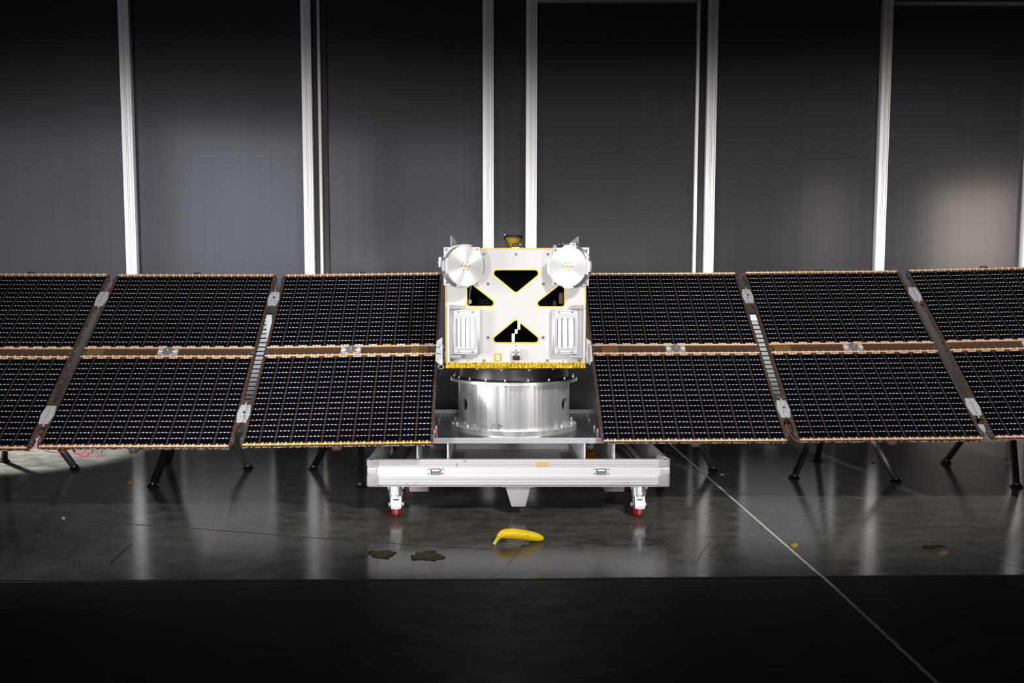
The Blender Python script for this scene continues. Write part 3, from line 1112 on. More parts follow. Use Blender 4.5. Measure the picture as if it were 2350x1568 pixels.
def cell_field(sgn, pm):
    """twelve columns by sixteen rows of dark cells with pale interconnects"""
    v0, v1 = 0.0365, 0.497
    rp = (v1 - v0) / NR
    s = MB()
    z0 = TH / 2 + 0.0006
    for c_ in range(NC):
        x0 = -HW + c_ * PITCH_C + 0.0025
        x1 = x0 + PITCH_C - 0.0050
        for r_ in range(NR):
            a = v0 + r_ * rp + 0.0014
            e2 = a + rp - 0.0028
            ya, yb_ = (a, e2) if sgn > 0 else (-e2, -a)
            s.add([(x0, ya, z0), (x1, ya, z0), (x1, yb_, z0), (x0, yb_, z0)], [(0, 1, 2, 3)], 0)
    zl = TH / 2 + 0.0003
    for r_ in range(1, NR):
        y = sgn * (v0 + r_ * rp)
        s.add([(-HW, y - 0.0015, zl), (HW, y - 0.0015, zl), (HW, y + 0.0015, zl), (-HW, y + 0.0015, zl)], [(0, 1, 2, 3)], 1)
        for c_ in range(NC):
            xc = -HW + (c_ + 0.5) * PITCH_C
            for k, dx in enumerate((-0.0147, 0.0, 0.0147)):
                zt = z0 + 0.0012
                if k == 1:
                    q = [(-0.0036, -0.0015), (0.0018, -0.0013), (0.0032, 0.0004), (0.0036, 0.0022), (0.0022, 0.0027), (-0.0004, 0.0008)]
                    if sgn > 0:
                        q = [(x, -y2) for x, y2 in q][::-1]
                else:
                    q = [(0.0021 * cos(k2 * pi / 3), 0.0026 * sin(k2 * pi / 3)) for k2 in range(6)]
                n = len(q)
                vs = [(xc + dx + a2[0], y + a2[1], zt) for a2 in q] + [(xc + dx + a2[0] * 1.1, y + a2[1] * 1.1, zl) for a2 in q]
                s.add(vs, [tuple(range(n))] + [(i, (i + 1) % n, n + (i + 1) % n, n + i) for i in range(n)], 2)
    return s


def wire_tube(y, kind, colour, u0, u1, yellow=None):
    s = MB()
    z = TH / 2 + 0.003
    s.cyl((u0, y, z), (u1, y, z), 0.0040, seg=10)
    sg = 1 if y > 0 else -1
    if kind == 'outer':
        for c_ in range(NC):
            for dx in (-0.0147, 0.0147):
                x = -HW + (c_ + 0.5) * PITCH_C + dx
                s.box((x, y, z + 0.0012), (0.0046, 0.0092, 0.0072), 1)
                s.box((x + 0.0006, y - sg * 0.0075, TH / 2 + 0.002), (0.0032, 0.0075, 0.003), 1)
            x = -HW + (c_ + 0.5) * PITCH_C
            s.box((x, y - sg * 0.009, TH / 2 + 0.0015), (0.003, 0.0024, 0.002), 1)
    else:
        for c_ in range(NC):
            x = -HW + (c_ + 0.5) * PITCH_C
            mi = 2 if c_ == yellow else 1
            yy = y + sg * 0.0088
            s.box((x, yy, TH / 2 + 0.002), (0.030, 0.0026, 0.003), mi)
            s.box((x, yy + sg * 0.0022, TH / 2 + 0.002), (0.006, 0.003, 0.003), mi)
            for dx in (-0.0145, 0.0145):
                s.box((x + dx, y + sg * 0.0065, TH / 2 + 0.003), (0.0032, 0.0115, 0.004), mi)
                s.box((x + dx, y, z + 0.0012), (0.0036, 0.0088, 0.0070), mi)
    return s, [colour, 'tab', 'yellowtab']


def panel(i):
    pm = pose_matrix(POSES[i])
    ML = Matrix.Translation(-ORG[sat.name]) @ pm
    lh = i in (1, 2, 4, 5)
    rh = i in (0, 1, 3, 4)
    rnd = random.Random(20 + i)
    N = 90
    vs_ = [-0.514 + 1.028 * k / N for k in range(N + 1)]
    outline = [(edge_off(v, rh), v) for v in vs_] + [(-edge_off(v, lh), v) for v in reversed(vs_)]
    s = MB()
    s.prism(outline, -TH / 2, TH / 2, 0)
    # raw foil flecks along the cut edges
    for k in range(95):
        u = -0.37 + 0.74 * k / 94
        if rnd.random() < 0.75:
            s.box((u, -0.5152, -0.001 + rnd.uniform(-0.002, 0.002)), (rnd.uniform(0.002, 0.008), 0.002, rnd.uniform(0.001, 0.003)), 1)
    sides = []
    if i in (0, 2):
        sides.append(1)
    if i in (3, 5, 2, 1):
        sides.append(-1)
    for sd in sides:
        for k in range(110):
            v = -0.50 + 1.0 * k / 109
            if rnd.random() < (0.65 if i in (0, 5) else 0.3):
                h = (lh if sd < 0 else rh)
                s.box((sd * (edge_off(v, h) + 0.0003), v, rnd.uniform(-0.003, 0.004)), (0.002, rnd.uniform(0.002, 0.005), rnd.uniform(0.001, 0.004)), 1)
    p = s.build('solar_panel', ['carbon', 'fleck'], sat, Mx=ML)
    ID = Matrix.Identity(4)
    for sg in (1, -1):
        cell_field(sg, pm).build('cell_field', ['cell', 'cellline', 'dot'], p, Mx=ID, smooth=False)
    low = 'amber' if i == 2 else 'copper'
    for y, kd, cl, ye in ((0.508, 'outer', 'copper', None), (-0.508, 'outer', low, None), (0.0258, 'inner', 'copper', 8 if i == 2 else None), (-0.0245, 'inner', 'copper', None)):
        w = 0.366
        q, ms = wire_tube(y, kd, cl, -w, w, ye)
        q.build('wire_tube', ms, p, Mx=ID)
    # central latch: pale clamp plate under a round washer
    s = MB()
    pl = rounded([(-0.0425, -0.0175), (0.0425, -0.0175), (0.0425, 0.0175), (-0.0425, 0.0175)], 0.007, 4)
    s.prism(pl, TH / 2, TH / 2 + 0.008, 0)
    s.box((0, 0, TH / 2 + 0.009), (0.083, 0.006, 0.003), 1, bevel=0.001)
    for sx in (-1, 1):
        for sy in (-1, 1):
            s.box((sx * 0.021, sy * 0.010, TH / 2 + 0.0082), (0.010, 0.005, 0.001), 2)
    lt = s.build('release_latch', ['bracket', 'tab', 'dark_steel'], p, Mx=ID)
    s = MB()
    s.lathe([(0.0, TH / 2 + 0.008), (0.0200, TH / 2 + 0.008), (0.0205, TH / 2 + 0.010), (0.0200, TH / 2 + 0.0125), (0.008, TH / 2 + 0.013), (0.0075, TH / 2 + 0.016), (0.0, TH / 2 + 0.016)], 32, 0)
    s.cyl((0.002, 0.001, TH / 2 + 0.015), (0.002, 0.001, TH / 2 + 0.020), 0.0042, seg=6, mi=1)
    s.build('latch_disc', ['washer', 'steel'], p, Mx=ID)
    # lugs at head and foot
    for sg in (1, -1):
        s = MB()
        pl = [(-0.027, 0.508 * sg), (0.027, 0.508 * sg), (0.013, 0.5335 * sg), (-0.013, 0.5335 * sg)]
        s.prism(ccw(pl), -TH / 2 + 0.001, TH / 2 - 0.001, 0)
        s.cyl((0, 0.523 * sg, TH / 2 - 0.001), (0, 0.523 * sg, TH / 2 + 0.001), 0.0042, seg=12, mi=1)
        s.cyl((0, 0.523 * sg, TH / 2 + 0.001), (0, 0.523 * sg, TH / 2 + 0.0014), 0.0018, seg=8, mi=2)
        s.build('panel_lug', ['carbon', 'blue', 'bluedark'], p, Mx=ID)
    # blue plugs
    spots = []
    for sx, h in ((-1, lh), (1, rh)):
        for y in (0.478, -0.478):
            spots.append((sx * (0.3735 if h else 0.3695), y))
        spots.append((sx * 0.362, 0.0006))
    for x, y in spots:
        s = MB()
        s.cyl((x, y, TH / 2 - 0.001), (x, y, TH / 2 + 0.0018), 0.0044, seg=12)
        s.cyl((x, y, TH / 2 + 0.0018), (x, y, TH / 2 + 0.0022), 0.0018, seg=8, mi=1)
        s.build('edge_plug', ['blue', 'bluedark'], p, Mx=ID)
    # amber labels on the spine
    if i in (1, 2, 3, 4):
        u = {1: -0.315, 2: 0.295, 3: -0.29, 4: -0.31}[i]
        s = MB()
        s.box((u, 0.0006, TH / 2 + 0.0003), (0.072, 0.034, 0.0006), 0)
        s.build('label_tape', 'tape_amber', p, Mx=ID)
    return p, pm


panels = [panel(i) for i in range(6)]
for (p, pm), lb in zip(panels, ('solar panel cut by the left picture edge', 'middle solar panel of the left wing', 'solar panel of the left wing next to the body',
                               'solar panel of the right wing next to the body', 'middle solar panel of the right wing', 'solar panel cut by the right picture edge')):
    tag(p, lb)


def wires(i, paths, r=0.0016):
    p, pm = panels[i]
    inv = pm.inverted()
    s = MB()
    for pth in paths:
        pts = [V(q) for q in pth]
        if len(pts) > 2:                 # smooth through the points
            out = []
            for k in range(len(pts) - 1):
                p0, p1, p2, p3 = pts[max(k - 1, 0)], pts[k], pts[k + 1], pts[min(k + 2, len(pts) - 1)]
                for j in range(6):
                    t = j / 6
                    out.append(0.5 * ((2 * p1) + (p2 - p0) * t + (2 * p0 - 5 * p1 + 4 * p2 - p3) * t * t + (3 * p1 - p0 - 3 * p2 + p3) * t ** 3))
            pts = out + [pts[-1]]
        s.tube([inv @ q for q in pts], r, 7)
    s.build('red_wire', 'red', p, Mx=Matrix.Identity(4))


YT, YB = 3.93, 3.16
wires(0, [[at(246, 633.5, YT - .005), at(254, 636, YT), at(256.5, 646, YT - .01), at(254, 658, YT - .02), at(249, 668, YT - .02)],
          [at(66, 1031, YB), at(76, 1029, YB), at(84, 1022, YB), at(91.5, 1012, YB + .02), at(91, 1003, YB + .03), at(85, 997, YB + .04)]])
YR = 3.19
wires(1, [[at(84, 1029, YB), at(95, 1029, YB)],
          [at(100, 1033, YR), at(115, 1037.5, YR), at(132, 1039, YR), at(148, 1036.5, YR), at(156, 1031, YR + .02)],
          [at(168, 1029, YR + .02), at(169, 1038, YR), at(178, 1043.5, YR), at(190, 1048, YR), at(203, 1045, YR), at(214, 1034, YR), at(216, 1029, YR + .02)],
          [at(171, 1029, YR + .02), at(174, 1038, YR), at(184, 1045, YR), at(197, 1045.5, YR), at(208, 1039, YR), at(214, 1029, YR + .02)],
          [at(170, 1029, YR + .03), at(171, 1040, YR), at(180, 1041.8, YR), at(190, 1040, YR), at(197, 1033, YR), at(199, 1029, YR + .02)],
          [at(235, 1030, YR + .02), at(233, 1040, YR), at(228, 1048, YR), at(218.5, 1054, YR)]])
wires(2, [[at(988, 1018, YB + .01), at(994, 1016.5, YB), at(1000.5, 1010, YB), at(1003.5, 1001, YB + .01), at(1001, 991, YB + .03), at(994, 984, YB + .05)]], 0.0013)
wires(3, [[at(1386, 1015, YB + .08), at(1378, 1010, YB + .07), at(1372, 1002, YB + .08), at(1370, 992, YB + .1), at(1373, 982, YB + .13)]], 0.0013)
wires(4, [[at(1711, 629, YT + .1), at(1705, 629.5, YT + .1), at(1700, 635, YT + .1), at(1697, 643, YT + .09), at(1695.5, 649, YT + .08)],
          [at(1832, 1012.5, YB + .09), at(1826, 1011, YB + .09), at(1818, 1003, YB + .1), at(1810, 992, YB + .12), at(1804, 979, YB + .14), at(1805, 969, YB + .16)]], 0.0013)

# silver hinge plates between neighbouring panels
for a_, b_, pin in ((0, 1, False), (1, 2, True), (3, 4, True), (4, 5, False)):
    pa, pb = panels[a_][1], panels[b_][1]
    for v in (0.3415, -0.3475):
        ca, cb_ = pa @ V((HP, v, TH / 2)), pb @ V((-HP, v, TH / 2))
        mid = (ca + cb_) / 2
        R = pa.to_3x3().to_4x4()
        Mx = Matrix.Translation(mid - ORG[sat.name]) @ R
        s = MB()
        hx = [(-0.018, 0.0455), (-0.0265, 0.002), (-0.0195, -0.0455), (0.018, -0.0455), (0.0265, -0.002), (0.0195, 0.0455)]
        hx = [(x if v > 0 or True else -x, y) for x, y in hx]
        s.prism(hx, 0.0005, 0.0055, 0)
        s.box((0, 0, 0.0058), (0.0022, 0.088, 0.0012), 1)
        if pin:
            s.cyl((0.001, -0.048, 0.008), (0.001, 0.052, 0.008), 0.0036, seg=10)
            for y in (-0.028, 0.028):
                s.box((0.001, y, 0.008), (0.012, 0.022, 0.007), 0, bevel=0.002)
        else:
            s.box((0.002, -0.052, 0.002), (0.006, 0.014, 0.004), 0, bevel=0.001)
        h = s.build('panel_hinge', ['bracket', 'washer'], sat, Mx=Mx)
        for x, y in ((-0.015, 0.033), (0.015, 0.033), (-0.009, 0.018), (0.010, 0.018), (-0.020, 0.003), (0.020, 0.003), (-0.010, -0.016), (0.009, -0.016), (-0.014, -0.034), (0.014, -0.034)):
            r_ = MB()
            r_.cyl((x, y, 0.005), (x, y, 0.0072), 0.0022, 0.0014, 8)
            r_.build('rivet', 'washer', h, Mx=Matrix.Identity(4))
        if pin:
            r_ = MB()
            r_.cyl((0.002, 0.002, 0.005), (0.002, 0.002, 0.0125), 0.0044, seg=10)
            r_.build('pivot_bolt', 'black', h, Mx=Matrix.Identity(4))

# ------------------------------------------------------------------ adapter cylinder
DC = 3.632
zp = at(1180, 1005, 3.347).z            # top of the mounting plate
zt = at(1180, 864.5, DC).z              # top of the upper flange
RB = (at(1306.3, 930, DC).x - at(1052.3, 930, DC).x) / 2 * 0.9975
RF = (at(1324.5, 868, DC).x - at(1034, 868, DC).x) / 2 * 0.9975
XA = 0.1037
ad = thing('adapter_cylinder', (XA, DC, zp), 'shiny metal cylinder adapter with bolted flanges carrying the satellite above the cart', 'adapter')
TA = Matrix.Translation(V((XA, DC, 0)))
# barrel with two round side holes
s = MB()
s.lathe([(RB, zp + 0.012), (RB, zt - 0.004), (RB - 0.012, zt - 0.004), (RB - 0.012, zp + 0.012)], 128, 0, closed=True)
br_o = s.build('barrel', 'barrel', ad, Mx=Matrix.Translation(V((XA, DC, 0)) - ORG[ad.name]))
zh = at(1067, 928, DC - RB * 0.47).z
cut = MB()
for an in (-61.5, 61.5):
    d_ = V((sin(radians(an)), -cos(radians(an)), 0))
    cut.cyl(d_ * (RB - 0.05) + V((0, 0, zh)), d_ * (RB + 0.05) + V((0, 0, zh)), 0.0268, seg=40)
cut_o = cut.build('cutter', 'barrel')
cut_o.matrix_world = Matrix.Translation(V((XA, DC, 0)))
bo = br_o.modifiers.new('hole', 'BOOLEAN')
bo.operation = 'DIFFERENCE'
bo.solver = 'EXACT'
bo.object = cut_o
bpy.context.view_layer.update()
nm = bpy.data.meshes.new_from_object(br_o.evaluated_get(bpy.context.evaluated_depsgraph_get()))
br_o.modifiers.clear()
br_o.data = nm
nm.shade_smooth()
nm.set_sharp_from_angle(angle=radians(30))
bpy.data.objects.remove(cut_o)
# flanges
s = MB()
ft = 0.0115
s.lathe([(RB - 0.012, zt - ft), (RF, zt - ft), (RF, zt), (RB - 0.012, zt)], 96, 0, TA, closed=True)
s.build('upper_flange', 'alu', ad)
s = MB()
fh = at(1180, 992, DC - RF).z - zp
s.lathe([(RB - 0.012, zp), (RF - 0.002, zp), (RF - 0.002, zp + fh * 0.45), (RF - 0.003, zp + fh * 0.47), (RF - 0.002, zp + fh * 0.49), (RF - 0.002, zp + fh), (RB - 0.012, zp + fh)], 96, 0, TA, closed=True)
lf = s.build('lower_flange', 'barrel', ad)
# black separation ring between cylinder and satellite
s = MB()
zr1 = bz0 - 0.004
s.lathe([(RB - 0.02, zt), (RF - 0.003, zt), (RF - 0.003, zt + 0.004), (RB - 0.004, zt + 0.006), (RB - 0.012, zr1 - 0.008), (RF - 0.016, zr1 - 0.006), (RF - 0.016, zr1), (RB - 0.03, zr1)], 80, 0, TA, closed=True)
rg = s.build('separation_ring', 'cart_black', ad)
for k in range(18):
    a = -pi / 2 + radians(-9.3 + 20.6 * k) if k < 9 else -pi / 2 + radians(-9.3 - 18.2 * (k - 8))
    for (rr, za, zb2, nm_) in ((RF - 0.014, zt + 0.003, zt + 0.013, 'ring_bolt'),):
        q = MB()
        x, y = XA + rr * cos(a), DC + rr * sin(a)
        q.cyl((x, y, za), (x, y, zb2), 0.0036, seg=12)
        q.cyl((x, y, za), (x, y, za + 0.002), 0.0058, seg=14, mi=1)
        q.cyl((x, y, zt - ft - 0.005), (x, y, zt - ft + 0.001), 0.0042, seg=6, mi=2)
        q.build(nm_, ['steel', 'dark_steel', 'washer'], ad)
for k in range(14):
    a = -pi / 2 + (k + 0.5) * 2 * pi / 14
    q = MB()
    rr = RF - 0.024
    x, y = XA + rr * cos(a), DC + rr * sin(a)
    q.cyl((x, y, zr1 - 0.011), (x, y, zr1 - 0.005), 0.0042, seg=10)
    q.build('ring_bolt', 'tab', ad)
# lower flange bolts and pin holes
for az in (-49, 49, -69, 69, -100, 100, -140, 140, 180):
    a = radians(az) - pi / 2
    q = MB()
    rr = (RB + RF) / 2 + 0.003
    x, y = XA + rr * cos(a), DC + rr * sin(a)
    q.cyl((x, y, zp + fh), (x, y, zp + fh + 0.0025), 0.0085, seg=16, mi=1)
    q.cyl((x, y, zp + fh), (x, y, zp + fh + 0.014), 0.005, seg=12)
    q.build('flange_bolt', ['steel', 'washer'], ad)
for az in range(-90, 91, 6):
    a = radians(az) - pi / 2
    rr = RF - 0.010
    s = MB()
    s.cyl((XA + rr * cos(a), DC + rr * sin(a), zp + fh), (XA + rr * cos(a), DC + rr * sin(a), zp + fh + 0.0012), 0.0022, seg=8)
    s.build('dowel_pin', 'tab', lf)
# marker writing low on the barrel, stroke by stroke
STROKES = {
    '6': [[(0.62, 0.98), (0.25, 0.7), (0.08, 0.32), (0.2, 0.04), (0.5, 0.02), (0.62, 0.25), (0.45, 0.45), (0.14, 0.36)]],
    '.': [[(0.2, 0.02), (0.28, 0.08)]],
    '3': [[(0.1, 0.92), (0.45, 0.98), (0.5, 0.75), (0.25, 0.55), (0.55, 0.4), (0.5, 0.08), (0.08, 0.05)]],
    'N': [[(0.1, 0.0), (0.22, 0.95)], [(0.22, 0.95), (0.6, 0.02)], [(0.6, 0.02), (0.75, 0.98)]],
    'm': [[(0.05, 0.0), (0.12, 0.5)], [(0.1, 0.4), (0.32, 0.52), (0.36, 0.0)], [(0.36, 0.38), (0.6, 0.52), (0.66, 0.0)]],
    'T': [[(0.0, 0.92), (0.75, 0.98)], [(0.38, 0.95), (0.3, 0.0)]],
    'o': [[(0.3, 0.5), (0.06, 0.28), (0.2, 0.02), (0.46, 0.2), (0.3, 0.5)]],
    'P': [[(0.1, 0.0), (0.22, 0.98)], [(0.2, 0.95), (0.6, 0.9), (0.58, 0.55), (0.16, 0.48)]],
    'L': [[(0.2, 0.98), (0.1, 0.02), (0.55, 0.05)]],
    'A': [[(0.0, 0.0), (0.38, 0.98), (0.6, 0.0)], [(0.12, 0.35), (0.55, 0.38)]],
    'E': [[(0.55, 0.98), (0.18, 0.94), (0.08, 0.02), (0.5, 0.05)], [(0.13, 0.5), (0.45, 0.52)]],
}


def on_barrel(body, px, py, h, name):
    base = at(px, py, DC - RB * 0.96)
    th = math.asin((base.x - XA) / RB)
    q = MB()
    x = 0.0
    for ch in body:
        if ch == ' ':
            x += h * 0.45
            continue
        for st_ in STROKES[ch]:
            pts = []
            for a_, b_ in st_:
                an = th + (x + a_ * h * 0.85) / RB
                r = RB + 0.0002
                pts.append(V((XA + r * sin(an), DC - r * cos(an), base.z + b_ * h)))
            q.tube(pts, h * 0.065, 6)
        x += h * (0.36 if ch == '.' else 0.78)
    q.build(name, 'ink', ad)


on_barrel('6.3 Nm', 1129.5, 980.0, 0.0115, 'marker_writing')
on_barrel('To PLATE', 1124.3, 986.2, 0.0092, 'marker_writing')

# ------------------------------------------------------------------ mounting plate
yp0 = 3.347
zpb = at(1180, 1018, yp0).z
yp1 = 4.05
pw = 0.83
mp = thing('mounting_plate', (XA, (yp0 + yp1) / 2, zpb), 'thick dark metal plate lying across the cart under the cylinder', 'plate')
s = MB()
s.box2((XA - pw / 2, yp0, zpb), (XA + pw / 2, yp1, zp), 0)
o = s.build('plate_body', ['plate_dark', 'plate_edge'], mp, smooth=False)
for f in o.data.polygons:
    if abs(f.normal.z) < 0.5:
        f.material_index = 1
s = MB()
zl1 = at(1180, 941.5, yp1).z
s.box2((XA - pw / 2, yp1 + 0.001, 0.165), (XA + pw / 2, yp1 + 0.013, zl1 + 0.002), 0, bevel=0.001)
tag(s.build('rear_bar', 'base', org=(XA, yp1 + 0.006, 0.165)), 'bright metal bar along the rear edge of the dark plate behind the cylinder', 'bar')
for x, y in ((1011.5, 958), (1007.8, 967), (1000.5, 985), (996, 994), (1347.5, 958.5), (1352.8, 967.5), (1364.3, 984.5), (1372, 993)):
    # spot on the plate top at that place
    u, v_ = (x - PX) / FPX, (y - PY) / FPX
    dz = -sin(PITCH) - v_ * cos(PITCH)
    p_ = onfloor(x, y, zp)
    q = MB()
    q.cyl(p_, p_ + V((0, 0, 0.002)), 0.009, seg=16, mi=1)
    q.cyl(p_, p_ + V((0, 0, 0.015)), 0.0052, seg=12)
    q.build('plate_bolt', ['steel', 'washer'], mp)

# ------------------------------------------------------------------ cart
yc0 = 3.30
ct0, ct1 = at(841.5, 1100, yc0).x, at(1538, 1100, yc0).x
czb, czt = at(1180, 1118.5, yc0).z, at(1180, 1056, yc0).z
yc1 = 4.10
XM = (ct0 + ct1) / 2
cart = thing('equipment_cart', (XM, (yc0 + yc1) / 2, 0), 'low white aluminium flight case cart on red caster wheels under the satellite', 'cart')


def zc(py):
    return at(1180, py, yc0).z


# ribbed wall profile: list of (outward offset, z, material)
PROF = [(0.000, zc(1118.5)), (0.000, zc(1113.5)), (0.007, zc(1113)), (0.007, zc(1110)), (0.0055, zc(1109.4)), (0.0055, zc(1108.6)), (0.007, zc(1108)), (0.007, zc(1103)), (0.0055, zc(1102.4)), (0.0055, zc(1101.6)),
        (0.007, zc(1101)), (0.007, zc(1094.5)), (0.003, zc(1094)), (0.003, zc(1071.5)), (0.007, zc(1071)), (0.007, zc(1068.5)), (0.0055, zc(1068)), (0.0055, zc(1067)), (0.007, zc(1066.4)), (0.007, zc(1063.6)),
        (0.0055, zc(1063)), (0.0055, zc(1062)), (0.007, zc(1061.4)), (0.007, zc(1058.6)), (0.004, zc(1057.6)), (0.004, zc(1056))]


def wall_profile(p0, p1, nrm, name):
    p0, p1, nrm = V(p0), V(p1), V(nrm)
    s = MB()
    back = -0.018
    pts = [(o_, z) for o_, z in PROF]
    ring = pts + [(back, pts[-1][1]), (back, pts[0][1])]
    n = len(ring)
    vs = [V((p.x + nrm.x * o_, p.y + nrm.y * o_, z)) for p in (p0, p1) for o_, z in ring]
    for i in range(n):
        j = (i + 1) % n
        mi = 0
        if i < len(pts) - 1:
            oa, ob = pts[i][0], pts[i + 1][0]
            if oa == ob == 0.0055 or oa == ob == 0.0:
                mi = 2
            elif oa == ob == 0.003:
                mi = 0
            else:
                mi = 1
        s.add([vs[i], vs[j], vs[n + j], vs[n + i]], [(0, 1, 2, 3)], mi)
    s.add(vs[:n], [tuple(range(n))], 1)
    s.add(vs[n:], [tuple(range(n))], 1)
    return s.build(name, ['cart', 'cart_rib', 'cart_groove'], cart, smooth=False)


g = 0.010
wall_profile((ct0 + g, yc0 + 0.007, 0), (ct1 - g, yc0 + 0.007, 0), (0, -1, 0), 'side_wall')
wall_profile((ct0 + g, yc1 - 0.007, 0), (ct1 - g, yc1 - 0.007, 0), (0, 1, 0), 'side_wall')
wall_profile((ct0 + 0.007, yc0 + g, 0), (ct0 + 0.007, yc1 - g, 0), (-1, 0, 0), 'side_wall')
wall_profile((ct1 - 0.007, yc0 + g, 0), (ct1 - 0.007, yc1 - g, 0), (1, 0, 0), 'side_wall')
# corners: two cast caps and a ribbed post each
for sx, xo in ((1, ct0), (-1, ct1)):
    for sy, yo in ((1, yc0), (-1, yc1)):
        L = 0.0465
        x0, x1 = sorted((xo - sx * 0.0015, xo + sx * L))
        y0, y1 = sorted((yo - sy * 0.0015, yo + sy * L))
        for za, zb2, nm_ in ((zc(1118.5) - 0.001, zc(1092), 'corner_cap'), (zc(1071.5), zc(1056.5), 'corner_cap')):
            s = MB()
            bmx = bmesh.new()
            bmesh.ops.create_cube(bmx, size=1)
            for q in bmx.verts:
                q.co = V(((x0 + x1) / 2 + q.co.x * (x1 - x0), (y0 + y1) / 2 + q.co.y * (y1 - y0), (za + zb2) / 2 + q.co.z * (zb2 - za)))
            outer_e = [e_ for e_ in bmx.edges if all(abs(w.co.x - (xo - sx * 0.0015)) < 1e-5 and abs(w.co.y - (yo - sy * 0.0015)) < 1e-5 for w in e_.verts)]
            bmesh.ops.bevel(bmx, geom=outer_e, offset=0.016, segments=6, profile=0.5, affect='EDGES')
            low = nm_ and za < zc(1100)
            if low:
                edges = [e_ for e_ in bmx.edges if all(abs(w.co.z - za) < 1e-5 for w in e_.verts) and any((abs(w.co.x - (xo - sx * 0.0015)) < 0.018 and abs(w.co.y - (yo - sy * 0.0015)) < 0.05) for w in e_.verts)]
                bmesh.ops.bevel(bmx, geom=edges, offset=0.008, segments=3, profile=0.5, affect='EDGES')
            s.frombm(bmx)
            if low and sy > 0:
                xm_ = (x0 + x1) / 2 + sx * 0.006
                s.cyl((xm_, y0 + 0.001, (za + zb2) / 2 + 0.006), (xm_, y0 - 0.0016, (za + zb2) / 2 + 0.006), 0.006, 0.005, 16, 0)
            s.build(nm_, 'cart_corner', cart)
        s = MB()
        s.box2((x0 + 0.0025, y0 + 0.0025, zc(1092.5)), (x1 - 0.001, y1 - 0.001, zc(1071)), 0, bevel=0.009, seg=4)
        if sy > 0:
            for k in range(6):
                xk = x0 + 0.010 + k * 0.0065
                s.box((xk, y0 + 0.0025, (zc(1092) + zc(1071)) / 2), (0.0012, 0.001, zc(1071) - zc(1092)), 1)
        s.build('corner_post', ['cart_rib', 'cart_groove'], cart)
# deck, inner sheets and rails
zd = czb + 0.012
s = MB()
s.box2((ct0 + 0.02, yc0 + 0.02, czb), (ct1 - 0.02, yc1 - 0.02, zd))
s.build('deck', 'cart_in', cart, smooth=False)
for sx, xo in ((1, ct0), (-1, ct1)):
    s = MB()
    x0, x1 = sorted((xo + sx * 0.026, xo + sx * 0.030))
    s.box2((x0, yc0 + 0.03, zd), (x1, yc1 - 0.03, czt - 0.006))
    s.build('inner_sheet', 'cart', cart, smooth=False)
    s = MB()
    x0, x1 = sorted((xo + sx * 0.052, xo + sx * 0.112))
    s.box2((x0, yc0 + 0.03, zd), (x1, yc1 - 0.03, zd + 0.045), 0, bevel=0.004)
    s.box2((x0 + 0.02, yc0 + 0.03, zd + 0.045), (x1 - 0.02, yc1 - 0.03, zd + 0.052), 0, bevel=0.002)
    s.build('inner_rail', 'cart_black', cart)
# upright partitions that carry the plate, with bolted angle feet
for pxp, ang in ((957.5, 0), (1027.5, 1), (1342, -1), (1410, 0)):
    xp = at(pxp, 1040, yp0).x
    s = MB()
    s.box2((xp - 0.003, yp0 + 0.002, zd), (xp + 0.003, yp1 - 0.05, zpb), 0)
    pr = s.build('partition', ['cart_in', 'cart'], cart, smooth=False)
    for f in pr.data.polygons:
        if f.normal.y < -0.5:
            f.material_index = 1
    sides = (1,) if ang == 1 else ((-1,) if ang == -1 else ((-1,) if pxp < 1000 else (1,)))
    for sd in sides:
        s = MB()
        x0, x1 = sorted((xp + sd * 0.003, xp + sd * 0.050))
        s.box2((x0, yp0 + 0.02, zd), (x1, yp1 - 0.08, zd + 0.005))
        x0, x1 = sorted((xp + sd * 0.003, xp + sd * 0.008))
        s.box2((x0, yp0 + 0.02, zd), (x1, yp1 - 0.08, zd + 0.05))
        af = s.build('angle_foot', 'bracket_brown', cart, smooth=False)
        for k in range(4):
            q = MB()
            yy = yp0 + 0.07 + k * 0.085
            q.cyl((xp + sd * 0.028, yy, zd + 0.005), (xp + sd * 0.028, yy, zd + 0.007), 0.010, seg=14)
            q.ball((xp + sd * 0.028, yy, zd + 0.008), 0.0075, 12, 0, sz=0.8)
            q.build('angle_bolt', 'steel', af)
# recessed catch plates
for x0, x1 in ((980.3, 1019.7), (1360.3, 1399.7)):
    s = MB()
    a, c = at(x0, 1090.3, yc0), at(x1, 1074.6, yc0)
    w, h = c.x - a.x, c.z - a.z
    TT = Matrix(((1, 0, 0, (a.x + c.x) / 2), (0, 0, -1, yc0 + 0.004), (0, 1, 0, (a.z + c.z) / 2), (0, 0, 0, 1)))
    s.prism(rounded([(-w / 2, -h / 2), (w / 2, -h / 2), (w / 2, h / 2), (-w / 2, h / 2)], 0.003, 4), 0, 0.0018, 0, TT)
    fr = [(-w * 0.30, -h * 0.46), (w * 0.30, -h * 0.46), (w * 0.30, h * 0.46), (-w * 0.30, h * 0.46)]
    s.ring(rounded(fr, 0.003, 4), rounded(inset(fr, 0.004), 0.002, 4), 0.0018, 0.0055, 1, TT)
    s.box((0, 0, 0.0026), (w * 0.52, h * 0.55, 0.0016), 1, TT)
    s.box((0, h * 0.16, 0.0042), (w * 0.44, h * 0.26, 0.002), 0, TT, bevel=0.001)
    ct_ = s.build('catch_plate', ['pedal', 'zinc', 'dark_steel'], cart)
    for sx in (-1, 1):
        for sy in (-1, 1):
            q = MB()
            q.cyl((sx * w * 0.41, sy * h * 0.33, 0.0016), (sx * w * 0.41, sy * h * 0.33, 0.0034), 0.0032, 0.0024, 12, 0, TT)
            q.build('catch_screw', 'dark_steel', ct_)
